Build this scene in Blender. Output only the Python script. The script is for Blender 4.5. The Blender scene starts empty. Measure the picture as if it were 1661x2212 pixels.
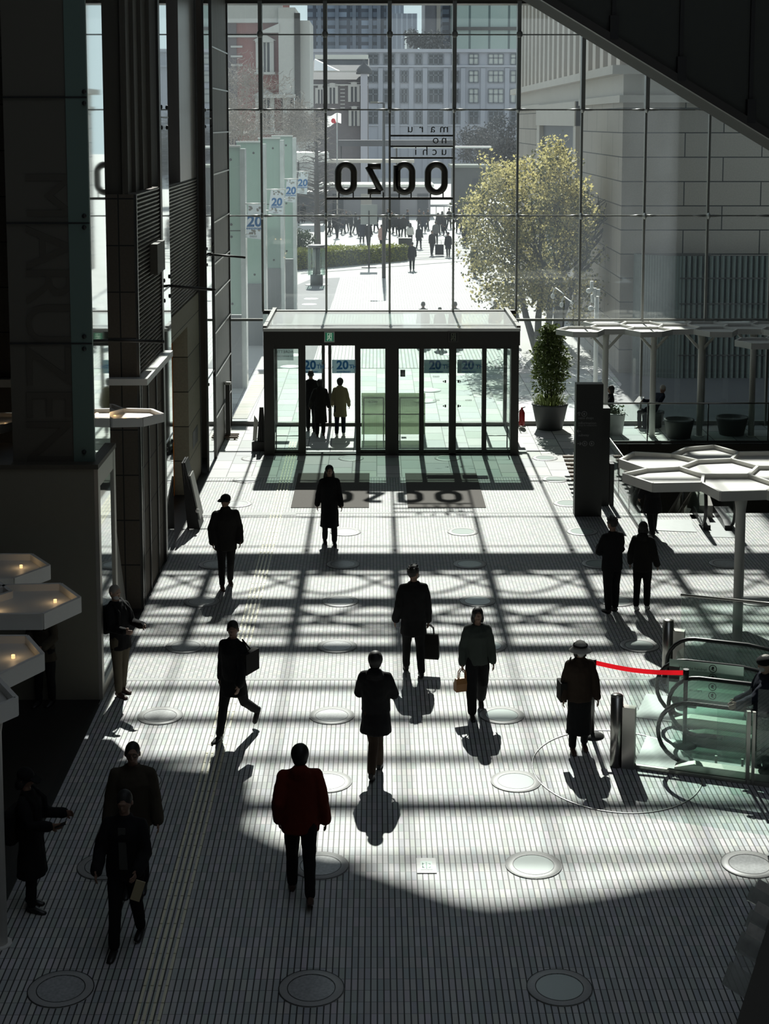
import bpy, bmesh, math, random
from mathutils import Vector, Matrix, noise
from math import sin, cos, pi, radians as R, tan, sqrt

# ---------------------------------------------------------------- camera
W, H, F = 1661.0, 2212.0, 3278.0
CAM = Vector((0, 0, 8.7)); PITCH = R(6.55); YAW = R(0.315); PPY = 641.0
sc = bpy.context.scene
cam = bpy.data.objects.new('camera', bpy.data.cameras.new('camera'))
sc.collection.objects.link(cam); sc.camera = cam
cam.location = CAM
cam.rotation_euler = (pi/2 - PITCH, 0, -YAW)
cam.data.sensor_width = 36; cam.data.sensor_fit = 'AUTO'
cam.data.lens = F*36/H; cam.data.shift_y = -(H/2-PPY)/H
cam.data.clip_end = 1500; cam.data.clip_start = 0.1
# ---------------------------------------------------------------- world, sun, exposure
SUN_EL = 41.5
world = bpy.data.worlds.new('world'); sc.world = world; world.use_nodes = True
wn = world.node_tree.nodes; wl = world.node_tree.links
bg = wn['Background']; bg.inputs['Strength'].default_value = 1.0
tc = wn.new('ShaderNodeTexCoord'); sx = wn.new('ShaderNodeSeparateXYZ'); cr = wn.new('ShaderNodeValToRGB')
wl.new(tc.outputs['Generated'], sx.inputs[0]); wl.new(sx.outputs['Z'], cr.inputs[0]); wl.new(cr.outputs[0], bg.inputs[0])
cr.color_ramp.elements[0].color = (0.72, 0.86, 0.92, 1); cr.color_ramp.elements[0].position = 0.0
cr.color_ramp.elements[1].color = (0.62, 0.70, 0.80, 1); cr.color_ramp.elements[1].position = 0.7
sun = bpy.data.objects.new('sun', bpy.data.lights.new('sun', 'SUN')); sc.collection.objects.link(sun)
sun.data.energy = 7.9; sun.data.angle = R(0.53); sun.data.color = (1.0, 0.965, 0.92)
sun.rotation_euler = (-(pi/2 - R(SUN_EL)), 0, 0)     # shines towards -Y, from beyond the glass front
sun.location = (0, 60, 60)
sc.view_settings.view_transform = 'Standard'; sc.view_settings.look = 'None'
sc.view_settings.gamma = 1; sc.view_settings.exposure = 0.0; sc.view_settings.use_curve_mapping = False
sc.cycles.max_bounces = 8; sc.cycles.transparent_max_bounces = 24; sc.cycles.diffuse_bounces = 4
sc.cycles.glossy_bounces = 3; sc.cycles.transmission_bounces = 4; sc.cycles.use_denoising = True
sc.cycles.sample_clamp_indirect = 4.0
sc.cycles.caustics_reflective = False; sc.cycles.caustics_refractive = False

# ---------------------------------------------------------------- projection helpers
FW = Vector((sin(YAW)*cos(PITCH), cos(YAW)*cos(PITCH), -sin(PITCH)))
RT = Vector((cos(YAW), -sin(YAW), 0)); UP = RT.cross(FW)
def ray(x, y): return FW + RT*((x-W/2)/F) - UP*((y-PPY)/F)
def G(x, y, z=0.0):
    r = ray(x, y); t = (z-CAM.z)/r.z; return CAM + r*t
def AT(x, y, Y):
    r = ray(x, y); t = Y/r.y; return CAM + r*t
def AX(x, y, X):
    r = ray(x, y); t = X/r.x; return CAM + r*t
COL = sc.collection
TMP = bpy.data.scenes.new('scratch')
def evaluated(ob):
    TMP.collection.objects.link(ob); TMP.view_layers[0].update(); dg = TMP.view_layers[0].depsgraph; dg.update()
    me = bpy.data.meshes.new_from_object(ob.evaluated_get(dg)); TMP.collection.objects.unlink(ob); return me
rnd = random.Random(7)

# ---------------------------------------------------------------- materials
MATS = {}
def mat(name, col, rough=0.7, metal=0.0, spec=0.5, var=0.0, scale=8.0, emit=None, es=1.0, bump=0.0, stretch=None, trans=0.0):
    if name in MATS: return MATS[name]
    m = bpy.data.materials.new(name); m.use_nodes = True; MATS[name] = m
    n = m.node_tree.nodes; l = m.node_tree.links; b = n['Principled BSDF']
    b.inputs['Base Color'].default_value = (*col, 1); b.inputs['Roughness'].default_value = rough
    b.inputs['Metallic'].default_value = metal; b.inputs['Specular IOR Level'].default_value = spec
    if emit: b.inputs['Emission Color'].default_value = (*emit, 1); b.inputs['Emission Strength'].default_value = es
    if var or bump:
        t = n.new('ShaderNodeTexCoord'); nz = n.new('ShaderNodeTexNoise'); nz.inputs['Scale'].default_value = scale
        nz.inputs['Detail'].default_value = 5
        src = t.outputs['Object']
        if stretch:
            mp = n.new('ShaderNodeMapping'); mp.inputs['Scale'].default_value = stretch
            l.new(src, mp.inputs[0]); src = mp.outputs[0]
        l.new(src, nz.inputs['Vector'])
        if var:
            mx = n.new('ShaderNodeMix'); mx.data_type = 'RGBA'
            mx.inputs['A'].default_value = (*[c*(1-var) for c in col], 1)
            mx.inputs['B'].default_value = (*[min(1, c*(1+var)) for c in col], 1)
            l.new(nz.outputs['Fac'], mx.inputs['Factor']); l.new(mx.outputs['Result'], b.inputs['Base Color'])
        if bump:
            bp = n.new('ShaderNodeBump'); bp.inputs['Strength'].default_value = bump
            l.new(nz.outputs['Fac'], bp.inputs['Height']); l.new(bp.outputs[0], b.inputs['Normal'])
    if trans:
        o = n['Material Output']; tr = n.new('ShaderNodeBsdfTranslucent'); tr.inputs[0].default_value = (*col, 1)
        ms = n.new('ShaderNodeMixShader'); ms.inputs[0].default_value = trans
        l.new(b.outputs[0], ms.inputs[1]); l.new(tr.outputs[0], ms.inputs[2]); l.new(ms.outputs[0], o.inputs[0])
    return m

def glass(name, tint, dirt=0.0, refl=1.0, dirtcol=(0.8, 0.85, 0.88), streak=False, front=0.5):
    """thin architectural glass: tinted pass-through + fresnel reflection + a film of dust that scatters"""
    m = bpy.data.materials.new(name); m.use_nodes = True; MATS[name] = m
    n = m.node_tree.nodes; l = m.node_tree.links; n.clear()
    o = n.new('ShaderNodeOutputMaterial'); tr = n.new('ShaderNodeBsdfTransparent'); tr.inputs[0].default_value = (*tint, 1)
    gl = n.new('ShaderNodeBsdfGlossy'); gl.inputs['Roughness'].default_value = 0.02; gl.inputs['Color'].default_value = (refl, refl, refl, 1)
    fr = n.new('ShaderNodeFresnel'); geo = n.new('ShaderNodeNewGeometry'); mm = n.new('ShaderNodeMath'); mm.operation = 'MULTIPLY_ADD'; mm.inputs[1].default_value = 1/1.45-1.45; mm.inputs[2].default_value = 1.45
    l.new(geo.outputs['Backfacing'], mm.inputs[0]); l.new(mm.outputs[0], fr.inputs[0])
    mx = n.new('ShaderNodeMixShader'); l.new(fr.outputs[0], mx.inputs[0]); l.new(tr.outputs[0], mx.inputs[1]); l.new(gl.outputs[0], mx.inputs[2])
    last = mx
    if dirt:
        tl = n.new('ShaderNodeBsdfTranslucent'); tl.inputs[0].default_value = (*dirtcol, 1)
        df = n.new('ShaderNodeBsdfDiffuse'); df.inputs[0].default_value = (*dirtcol, 1)
        m1 = n.new('ShaderNodeMixShader'); m1.inputs[0].default_value = front
        l.new(tl.outputs[0], m1.inputs[1]); l.new(df.outputs[0], m1.inputs[2])
        m2 = n.new('ShaderNodeMixShader'); m2.inputs[0].default_value = dirt
        if streak:
            t = n.new('ShaderNodeTexCoord'); mp = n.new('ShaderNodeMapping'); mp.inputs['Scale'].default_value = (0.5, 1, 0.25)
            nz = n.new('ShaderNodeTexNoise'); nz.inputs['Scale'].default_value = 1.2; nz.inputs['Detail'].default_value = 4
            l.new(t.outputs['Object'], mp.inputs[0]); l.new(mp.outputs[0], nz.inputs['Vector'])
            mr = n.new('ShaderNodeMapRange'); mr.inputs['From Min'].default_value = 0.3; mr.inputs['From Max'].default_value = 0.75
            mr.inputs['To Min'].default_value = dirt*0.6; mr.inputs['To Max'].default_value = dirt*1.6
            l.new(nz.outputs['Fac'], mr.inputs['Value']); l.new(mr.outputs[0], m2.inputs[0])
        l.new(mx.outputs[0], m2.inputs[1]); l.new(m1.outputs[0], m2.inputs[2]); last = m2
    l.new(last.outputs[0], o.inputs[0]); return m

def M_(n, a, b=None, op='MULTIPLY'):
    nd = n['n'].new('ShaderNodeMath'); nd.operation = op
    for i, v in enumerate((a, b)):
        if v is None: continue
        if isinstance(v, (int, float)): nd.inputs[i].default_value = v
        else: n['l'].new(v, nd.inputs[i])
    return nd.outputs[0]
def tile_mat(name, base, joint, sx_, sy_, gx, gy, var=0.15, rough=0.55, shift=0.0, gyc=0.5, jx=0.0):
    """rows of small tiles: groove share gx across (dark), gy along; every tile its own tone"""
    m = bpy.data.materials.new(name); m.use_nodes = True; MATS[name] = m
    n = {'n': m.node_tree.nodes, 'l': m.node_tree.links}; b = n['n']['Principled BSDF']
    b.inputs['Roughness'].default_value = rough; b.inputs['Specular IOR Level'].default_value = 0.25
    t = n['n'].new('ShaderNodeTexCoord'); s = n['n'].new('ShaderNodeSeparateXYZ'); n['l'].new(t.outputs['Object'], s.inputs[0])
    u = M_(n, s.outputs['X'], 1/sx_); cu = M_(n, u, None, 'FLOOR'); fu = M_(n, u, cu, 'SUBTRACT')
    v0 = M_(n, s.outputs['Y'], 1/sy_)
    if shift: v0 = M_(n, v0, M_(n, cu, shift), 'ADD')
    cv = M_(n, v0, None, 'FLOOR'); fv = M_(n, v0, cv, 'SUBTRACT')
    kx = M_(n, fu, gx, 'LESS_THAN'); ky = M_(n, fv, gy, 'LESS_THAN')
    cc = n['n'].new('ShaderNodeCombineXYZ'); n['l'].new(cu, cc.inputs[0]); n['l'].new(cv, cc.inputs[1])
    wn_ = n['n'].new('ShaderNodeTexWhiteNoise'); wn_.noise_dimensions = '3D'; n['l'].new(cc.outputs[0], wn_.inputs['Vector'])
    a = n['n'].new('ShaderNodeMix'); a.data_type = 'RGBA'
    a.inputs['A'].default_value = (*[c*(1-var) for c in base], 1); a.inputs['B'].default_value = (*[min(1, c*(1+var)) for c in base], 1)
    n['l'].new(wn_.outputs['Value'], a.inputs['Factor'])
    # slight hue drift per tile, plus wear
    h = n['n'].new('ShaderNodeMix'); h.data_type = 'RGBA'; h.blend_type = 'MULTIPLY'; h.inputs['Factor'].default_value = 0.10
    n['l'].new(a.outputs['Result'], h.inputs['A']); n['l'].new(wn_.outputs['Color'], h.inputs['B'])
    nz = n['n'].new('ShaderNodeTexNoise'); nz.inputs['Scale'].default_value = 0.9; nz.inputs['Detail'].default_value = 6
    n['l'].new(t.outputs['Object'], nz.inputs['Vector'])
    wr = M_(n, M_(n, nz.outputs['Fac'], 0.35), 0.82, 'ADD')
    h2 = n['n'].new('ShaderNodeMix'); h2.data_type = 'RGBA'; h2.blend_type = 'MULTIPLY'; h2.inputs['Factor'].default_value = 1
    n['l'].new(h.outputs['Result'], h2.inputs['A']); n['l'].new(wr, h2.inputs['B'])
    j1 = n['n'].new('ShaderNodeMix'); j1.data_type = 'RGBA'; n['l'].new(M_(n, ky, gyc), j1.inputs['Factor'])
    n['l'].new(h2.outputs['Result'], j1.inputs['A']); j1.inputs['B'].default_value = (*joint, 1)
    j2 = n['n'].new('ShaderNodeMix'); j2.data_type = 'RGBA'; n['l'].new(kx, j2.inputs['Factor'])
    if jx: 
        n['l'].new(M_(n, kx, jx), j2.inputs['Factor'])
    n['l'].new(j1.outputs['Result'], j2.inputs['A']); j2.inputs['B'].default_value = (*joint, 1)
    n['l'].new(j2.outputs['Result'], b.inputs['Base Color'])
    return m

def stone_mat(name, base, w, h, joint=(0.05, 0.05, 0.05), axis='x', jw=0.012, var=0.12, offset=0.5, rough=0.8):
    """ashlar / panel joints on a wall: Brick texture in metres (axis = wall direction)"""
    m = bpy.data.materials.new(name); m.use_nodes = True; MATS[name] = m
    n = m.node_tree.nodes; l = m.node_tree.links; b = n['Principled BSDF']; b.inputs['Roughness'].default_value = rough
    t = n.new('ShaderNodeTexCoord'); s = n.new('ShaderNodeSeparateXYZ'); c = n.new('ShaderNodeCombineXYZ')
    l.new(t.outputs['Object'], s.inputs[0])
    ad = n.new('ShaderNodeMath'); ad.operation = 'ADD'; l.new(s.outputs['X'], ad.inputs[0]); l.new(s.outputs['Y'], ad.inputs[1])
    l.new(ad.outputs[0], c.inputs[0]); l.new(s.outputs['Z'], c.inputs[1])
    br = n.new('ShaderNodeTexBrick'); l.new(c.outputs[0], br.inputs['Vector']); br.inputs['Scale'].default_value = 1
    br.inputs['Brick Width'].default_value = w; br.inputs['Row Height'].default_value = h; br.inputs['Mortar Size'].default_value = jw
    br.inputs['Mortar Smooth'].default_value = 0.1; br.offset = offset
    br.inputs['Color1'].default_value = (*[x*(1-var) for x in base], 1); br.inputs['Color2'].default_value = (*[min(1, x*(1+var)) for x in base], 1)
    br.inputs['Mortar'].default_value = (*joint, 1)
    nz = n.new('ShaderNodeTexNoise'); nz.inputs['Scale'].default_value = 25; l.new(t.outputs['Object'], nz.inputs['Vector'])
    mx = n.new('ShaderNodeMix'); mx.data_type = 'RGBA'; mx.blend_type = 'MULTIPLY'; mx.inputs['Factor'].default_value = 0.35
    l.new(br.outputs['Color'], mx.inputs['A']); l.new(nz.outputs['Fac'], mx.inputs['B']); l.new(mx.outputs['Result'], b.inputs['Base Color'])
    return m

# ---------------------------------------------------------------- mesh builder
class MB:
    def __init__(s): s.v = []; s.f = []; s.m = []; s.sm = []
    def add(s, vs, fs, mi=0, smooth=False):
        o = len(s.v); s.v += [Vector(p) for p in vs]
        for f in fs: s.f.append([i+o for i in f]); s.m.append(mi); s.sm.append(smooth)
        return s
    def box(s, x0, x1, y0, y1, z0, z1, mi=0):
        vs = [(x, y, z) for z in (z0, z1) for y in (y0, y1) for x in (x0, x1)]
        return s.add(vs, [(0,2,3,1),(4,5,7,6),(0,1,5,4),(2,6,7,3),(0,4,6,2),(1,3,7,5)], mi)
    def obox(s, c, sx, sy, sz, M=None, mi=0):
        M = M or Matrix.Identity(3); c = Vector(c)
        vs = [c + M @ Vector((x*sx/2, y*sy/2, z*sz/2)) for z in (-1,1) for y in (-1,1) for x in (-1,1)]
        return s.add(vs, [(0,2,3,1),(4,5,7,6),(0,1,5,4),(2,6,7,3),(0,4,6,2),(1,3,7,5)], mi)
    def bar(s, a, b, w, h=None, mi=0, up=(0,0,1)):
        a = Vector(a); b = Vector(b); h = h or w; d = (b-a).normalized(); u = Vector(up)
        if abs(d.dot(u)) > 0.98: u = Vector((0,1,0))
        r = d.cross(u).normalized(); u = r.cross(d)
        vs = [p + r*(sx*w/2) + u*(sz*h/2) for p in (a, b) for sz in (-1,1) for sx in (-1,1)]
        return s.add(vs, [(0,1,3,2),(4,6,7,5),(0,4,5,1),(2,3,7,6),(0,2,6,4),(1,5,7,3)], mi)
    def tube(s, pts, rad, n=10, mi=0, closed=False, caps=True):
        pts = [Vector(p) for p in pts]; N = len(pts)
        if not hasattr(rad, '__len__'): rad = [rad]*N
        o = len(s.v); prev = None
        for i, p in enumerate(pts):
            a = pts[(i-1) % N] if (closed or i) else pts[0]; b = pts[(i+1) % N] if (closed or i < N-1) else pts[-1]
            d = (b-a); d = d.normalized() if d.length > 1e-9 else Vector((0,0,1))
            if prev is None:
                u = Vector((0,0,1)) if abs(d.z) < .9 else Vector((1,0,0))
                u = (u - d*u.dot(d)).normalized()
            else: u = (prev - d*prev.dot(d)).normalized()
            prev = u; w = d.cross(u); r = rad[i]
            ru, rw = (r if hasattr(r, '__len__') else (r, r))
            for k in range(n):
                t = 2*pi*k/n; s.v.append(p + u*(cos(t)*ru) + w*(sin(t)*rw))
        for i in range(N if closed else N-1):
            for k in range(n):
                a0 = o+i*n+k; a1 = o+i*n+(k+1) % n; b0 = o+((i+1) % N)*n+k; b1 = o+((i+1) % N)*n+(k+1) % n
                s.f.append([a0, a1, b1, b0]); s.m.append(mi); s.sm.append(True)
        if caps and not closed:
            s.f.append([o+k for k in range(n)][::-1]); s.f.append([o+(N-1)*n+k for k in range(n)])
            s.m += [mi, mi]; s.sm += [False, False]
        return s
    def lathe(s, c, prof, n=24, mi=0, smooth=True, caps=True):
        c = Vector(c); o = len(s.v)
        for r, z in prof:
            for k in range(n): s.v.append(c + Vector((r*cos(2*pi*k/n), r*sin(2*pi*k/n), z)))
        for i in range(len(prof)-1):
            for k in range(n):
                s.f.append([o+i*n+k, o+i*n+(k+1) % n, o+(i+1)*n+(k+1) % n, o+(i+1)*n+k]); s.m.append(mi); s.sm.append(smooth)
        for i, fl in ((0, True), (len(prof)-1, False)):
            if caps and prof[i][0] > 1e-6:
                q = [o+i*n+k for k in range(n)]; s.f.append(q[::-1] if fl else q); s.m.append(mi); s.sm.append(False)
        return s
    def ball(s, c, rx, ry=None, rz=None, n=14, mi=0, M=None):
        ry = ry or rx; rz = rz or rx; M = M or Matrix.Identity(3); c = Vector(c); o = len(s.v); m = n//2+1
        for i in range(m+1):
            t = pi*i/m
            for k in range(n):
                s.v.append(c + M @ Vector((rx*sin(t)*cos(2*pi*k/n), ry*sin(t)*sin(2*pi*k/n), rz*cos(t))))
        for i in range(m):
            for k in range(n):
                s.f.append([o+i*n+k, o+(i+1)*n+k, o+(i+1)*n+(k+1) % n, o+i*n+(k+1) % n]); s.m.append(mi); s.sm.append(True)
        return s
    def prism(s, poly, d, mi=0):
        """poly: list of 3D points (planar), extruded by vector d"""
        d = Vector(d); n = len(poly); ps = [Vector(p) for p in poly]
        return s.add(ps + [p+d for p in ps], [list(range(n))[::-1], [n+i for i in range(n)]] + [[i, (i+1) % n, n+(i+1) % n, n+i] for i in range(n)], mi)
    def build(s, name, mats, parent=None, off=None, bevel=0.0):
        me = bpy.data.meshes.new(name)
        if off is None:
            an = parent
            while an is not None and '_o' not in an: an = an.parent
            off = Vector(an['_o']) if an is not None else Vector((0,0,0))
        me.from_pydata([tuple(p-off) for p in s.v], [], s.f)
        ms = mats if isinstance(mats, (list, tuple)) else [mats]
        for q in ms: me.materials.append(q)
        me.polygons.foreach_set('material_index', s.m); me.polygons.foreach_set('use_smooth', s.sm)
        bm = bmesh.new(); bm.from_mesh(me)
        bmesh.ops.remove_doubles(bm, verts=bm.verts, dist=1e-6) if len(s.v) < 20000 else None
        bmesh.ops.recalc_face_normals(bm, faces=bm.faces) if len(s.v) < 60000 else None
        bm.to_mesh(me); bm.free(); me.update()
        o = bpy.data.objects.new(name, me); COL.objects.link(o)
        if parent is not None: o.parent = parent
        else: o.location = off
        if bevel:
            b = o.modifiers.new('bevel', 'BEVEL'); b.width = bevel; b.segments = 2; b.limit_method = 'ANGLE'
        return o

def thing(name, label, cat, loc=(0,0,0), rz=0, group=None, local=False):
    """Empty at the thing's base; parts built later in world coordinates (local=True: in the thing's own)"""
    o = bpy.data.objects.new(name, None); COL.objects.link(o); o.location = loc; o.rotation_euler = (0,0,rz)
    o.empty_display_size = 0.2
    o['label'] = label; o['category'] = cat
    if group: o['group'] = group
    if not local: o['_o'] = list(loc)
    return o
def tag(o, label, cat, group=None, kind=None):
    o['label'] = label; o['category'] = cat
    if group: o['group'] = group
    if kind: o['kind'] = kind
    return o
def single(mb, name, mats, label, cat, loc=None, group=None, kind=None, bevel=0):
    lo = Vector(loc) if loc is not None else Vector((0,0,0))
    return tag(mb.build(name, mats, None, off=lo, bevel=bevel), label, cat, group, kind)
def struct(mb, name, mats, label=None):
    o = mb.build(name, mats); o['kind'] = 'structure'
    if label: o['label'] = label
    return o
def copy_tree(o, parent=None):
    c = o.copy(); COL.objects.link(c)
    if parent is not None: c.parent = parent
    for ch in list(o.children): copy_tree(ch, c)
    return c
def text_mb(txt, size, origin, ux, uz, depth=0.01, mi=0, mb=None, align='CENTER', bold=0.0, space=1.0):
    """solid lettering: ux = writing direction, uz = up of the letters"""
    cu = bpy.data.curves.new('t', 'FONT'); cu.body = txt; cu.size = size; cu.align_x = align; cu.align_y = 'CENTER'
    cu.extrude = depth/2; cu.offset = bold; cu.resolution_u = 3; cu.space_character = space
    ob = bpy.data.objects.new('t', cu); me = evaluated(ob)
    mb = mb or MB(); ux = Vector(ux).normalized(); uz = Vector(uz).normalized(); un = ux.cross(uz); og = Vector(origin)
    mb.add([og + ux*v.co.x + uz*v.co.y + un*v.co.z for v in me.vertices], [list(p.vertices) for p in me.polygons], mi)
    bpy.data.objects.remove(ob); bpy.data.curves.remove(cu); bpy.data.meshes.remove(me)
    return mb
# ================================================================ MATERIALS
M = MATS
tile_mat('floor_stripes', (0.54,0.55,0.55), (0.05,0.05,0.048), 0.0662, 0.203, 0.22, 0.035, 0.13, gyc=0.85)
tile_mat('floor_mosaic', (0.46,0.465,0.46), (0.09,0.09,0.088), 0.0662, 0.098, 0.20, 0.12, 0.12, gyc=0.55, shift=0.5)
tile_mat('plaza_stripes', (0.42,0.43,0.42), (0.08,0.08,0.08), 0.1324, 0.8, 0.30, 0.03, 0.10, gyc=0.5)
tile_mat('floor_slabs', (0.43,0.44,0.43), (0.06,0.06,0.06), 0.62, 0.95, 0.035, 0.04, 0.16, gyc=0.9, shift=0.37)
mat('plaza_paving', (0.41,0.41,0.39), 0.8, var=0.10, scale=0.6)
mat('grey_paving', (0.16,0.165,0.17), 0.8, var=0.10, scale=2)
mat('brown_paving', (0.22,0.20,0.16), 0.8, var=0.2, scale=6)
mat('asphalt', (0.10,0.10,0.11), 0.9, var=0.1)
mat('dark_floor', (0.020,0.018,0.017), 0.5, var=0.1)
mat('ceiling_dark', (0.06,0.06,0.06), 0.9)
mat('frame_metal', (0.075,0.07,0.062), 0.45, 0.3)
mat('frame_dark', (0.045,0.042,0.038), 0.45, 0.3)
mat('mullion', (0.26,0.265,0.25), 0.4, 0.3)
mat('steel', (0.42,0.41,0.38), 0.3, 1.0, var=0.15, scale=3)
mat('steel_dark', (0.12,0.12,0.115), 0.35, 0.9)
mat('white_metal', (0.72,0.72,0.69), 0.4)
mat('canopy_white', (0.75,0.74,0.70), 0.4, var=0.04)
mat('canopy_panel', (0.64,0.63,0.59), 0.5)
mat('black', (0.012,0.012,0.012), 0.5)
mat('black_gloss', (0.01,0.01,0.011), 0.15)
mat('rubber', (0.012,0.012,0.012), 0.35)
mat('paper', (0.75,0.75,0.72), 0.8)
mat('red_belt', (0.85,0.01,0.02), 0.5, trans=0.5)
mat('red_paint', (0.35,0.01,0.015), 0.35)
mat('orange', (0.55,0.17,0.015), 0.6)
stone_mat('olive_stone', (0.28,0.26,0.19), 30, 0.82, joint=(0.03,0.03,0.02), offset=0)
stone_mat('brown_stone', (0.12,0.10,0.078), 30, 0.82, joint=(0.01,0.01,0.01), offset=0)
mat('dark_panel', (0.075,0.067,0.052), 0.6, var=0.15, scale=3, stretch=(4,4,0.4))
mat('greenish_glass', (0.13,0.19,0.165), 0.5, 0.0)
mat('block_wall', (0.19,0.18,0.145), 0.6, var=0.05)
mat('mirror', (0.72,0.76,0.75), 0.03, 1.0)
stone_mat('pale_stone', (0.35,0.31,0.265), 2.65, 0.835, joint=(0.03,0.03,0.027), var=0.08, jw=0.02)
mat('pale_stone_plain', (0.40,0.37,0.33), 0.85, var=0.08, scale=1.5)
mat('fluted_green', (0.10,0.125,0.11), 0.5, var=0.15)
mat('jp_wall', (0.35,0.355,0.40), 0.9, var=0.05, scale=0.3)
mat('jp_trim', (0.39,0.395,0.44), 0.9)
mat('dim_window', (0.055,0.06,0.07), 0.35, spec=0.3)
mat('bright_window', (0.42,0.44,0.42), 0.25, var=0.5, scale=1.2)
mat('brick_red', (0.24,0.10,0.09), 0.9, var=0.12, scale=2)
mat('brick_dark', (0.115,0.10,0.105), 0.9, var=0.2, scale=2)
mat('tower_stone', (0.42,0.42,0.40), 0.9, var=0.08)
mat('roof_slate', (0.055,0.058,0.065), 0.8, var=0.2)
mat('roof_bright', (0.75,0.75,0.68), 0.35, var=0.1)
stone_mat('tower_blue', (0.21,0.25,0.32), 2.2, 1.6, joint=(0.08,0.09,0.12), var=0.35, jw=0.35, offset=0)
stone_mat('tower_grey', (0.33,0.36,0.42), 1.4, 40, joint=(0.22,0.24,0.29), var=0.05, jw=0.5, offset=0)
mat('tower_brown', (0.24,0.235,0.25), 0.8, var=0.08, stretch=(1,1,0.1))
stone_mat('tower_green', (0.36,0.44,0.41), 3.7, 11, joint=(0.10,0.14,0.14), var=0.10, jw=0.22, offset=0)
mat('leaf_gold', (0.56,0.50,0.22), 0.6, var=0.4, scale=1.4, trans=0.5)
mat('leaf_green', (0.13,0.17,0.05), 0.5, var=0.5, scale=3, trans=0.3)
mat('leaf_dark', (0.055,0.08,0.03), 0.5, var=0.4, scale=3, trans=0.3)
mat('hedge_leaf', (0.26,0.28,0.05), 0.6, var=0.5, scale=2, trans=0.3)
mat('bark', (0.06,0.055,0.045), 0.9, var=0.3)
mat('twig_pale', (0.30,0.27,0.24), 0.9)
mat('twig_dark', (0.10,0.09,0.085), 0.9)
mat('far_leaf', (0.10,0.10,0.10), 0.9, var=0.3)
mat('banner_white', (0.70,0.74,0.76), 0.7, trans=0.35)
mat('banner_blue', (0.03,0.17,0.42), 0.7)
mat('banner_grey', (0.34,0.42,0.45), 0.7, trans=0.6)
mat('exit_green', (0.01,0.10,0.05), 0.5, emit=(0.01,0.12,0.06), es=0.6)
mat('exit_white', (0.5,0.6,0.5), 0.5, emit=(0.6,0.75,0.6), es=0.35)
mat('lamp_warm', (0.9,0.7,0.4), 0.5, emit=(1.0,0.62,0.28), es=1.2)
mat('sign_grey', (0.17,0.17,0.17), 0.6)
mat('sign_dim', (0.05,0.05,0.05), 0.6)
mat('mat_brown', (0.115,0.105,0.095), 0.95, var=0.12, scale=30)
mat('disc_rim', (0.42,0.42,0.41), 0.45, var=0.1, scale=40)
mat('disc_glass', (0.48,0.55,0.52), 0.25)
mat('disc_pebble', (0.40,0.41,0.41), 0.35, var=0.5, scale=28, bump=0.6)
mat('tactile', (0.80,0.76,0.56), 0.35)
mat('pot_grey', (0.075,0.08,0.08), 0.6)
mat('pot_white', (0.62,0.62,0.60), 0.5)
mat('wood', (0.14,0.10,0.07), 0.7, var=0.3, scale=5)
glass('facade_glass', (0.95,0.98,0.965), dirt=0.035, dirtcol=(0.75,0.84,0.92), streak=True)
glass('door_glass', (0.90,0.95,0.925), dirt=0.01)
glass('balustrade_glass', (0.90,0.96,0.935), dirt=0.01)
glass('clear_glass', (0.88,0.93,0.91), dirt=0.01)
glass('frosted_green', (0.55,0.66,0.60), dirt=0.40, dirtcol=(0.58,0.68,0.63))
glass('screen_green', (0.52,0.58,0.48), dirt=0.35, dirtcol=(0.45,0.50,0.40))
glass('roof_glass', (0.72,0.88,0.80), dirt=0.5, dirtcol=(0.97,0.98,0.97), front=0.8)

# ================================================================ STRUCTURE
FY = 43.2           # glass front
DY = 39.3           # inner doors of the vestibule
XL, XR = -4.18, 14.0
VX0, VX1, VY0, VY1 = 5.75, 13.0, 33.2, 40.6      # opening to the lower floor
f = MB()
def quad(x0, x1, y0, y1, mi, z=0.0): f.add([(x0,y0,z),(x1,y0,z),(x1,y1,z),(x0,y1,z)], [(0,1,2,3)], mi)
Y1, Y2, Y3 = G(812,1467).y, G(812,1031).y, G(812,796).y
quad(XL,XR,4,Y1,0); quad(XL,XR,Y1,VY0,1); quad(XL,VX0,VY0,Y2,1); quad(VX1,XR,VY0,Y2,1)
quad(XL,VX0,Y2,VY1,2); quad(VX1,XR,Y2,VY1,2); quad(XL,XR,VY1,FY,2)
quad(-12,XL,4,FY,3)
fl = struct(f, 'floor', [M['floor_stripes'], M['floor_mosaic'], M['floor_slabs'], M['dark_floor']], 'interior floor of narrow pale tiles with dark grooves')
eA, eB = G(1335,1655), G(1613,1693); u_ = (eB-eA).normalized(); nb_ = Vector((-u_.y, u_.x, 0))
e1 = Vector((G(1421,1580,.5).x, G(1421,1580,.5).y, 0))
PIT = [e1+u_*1.2+nb_*-.12, e1+u_*7.95+nb_*-.12, e1+u_*7.95+nb_*2.75, e1+u_*1.2+nb_*2.75]
bm = bmesh.new(); bm.from_mesh(fl.data)
for a_, n_ in ((PIT[0],nb_),(PIT[2],nb_),(PIT[0],u_),(PIT[1],u_)):
    bmesh.ops.bisect_plane(bm, geom=bm.verts[:]+bm.edges[:]+bm.faces[:], plane_co=a_, plane_no=n_)
dead = []
for q_ in bm.faces:
    c_ = q_.calc_center_median()-PIT[0]
    if 0 < c_.dot(u_) < 6.75 and 0 < c_.dot(nb_) < 2.87: dead.append(q_)
bmesh.ops.delete(bm, geom=dead, context='FACES'); bm.to_mesh(fl.data); bm.free()
b = MB()
for a_, c_ in zip(PIT, PIT[1:]+PIT[:1]):
    d_ = (c_-a_).normalized(); b.prism([a_-Vector((0,0,.02)), c_-Vector((0,0,.02)), c_-Vector((0,0,4.2)), a_-Vector((0,0,4.2))], Vector((d_.y,-d_.x,0))*.1)
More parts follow.
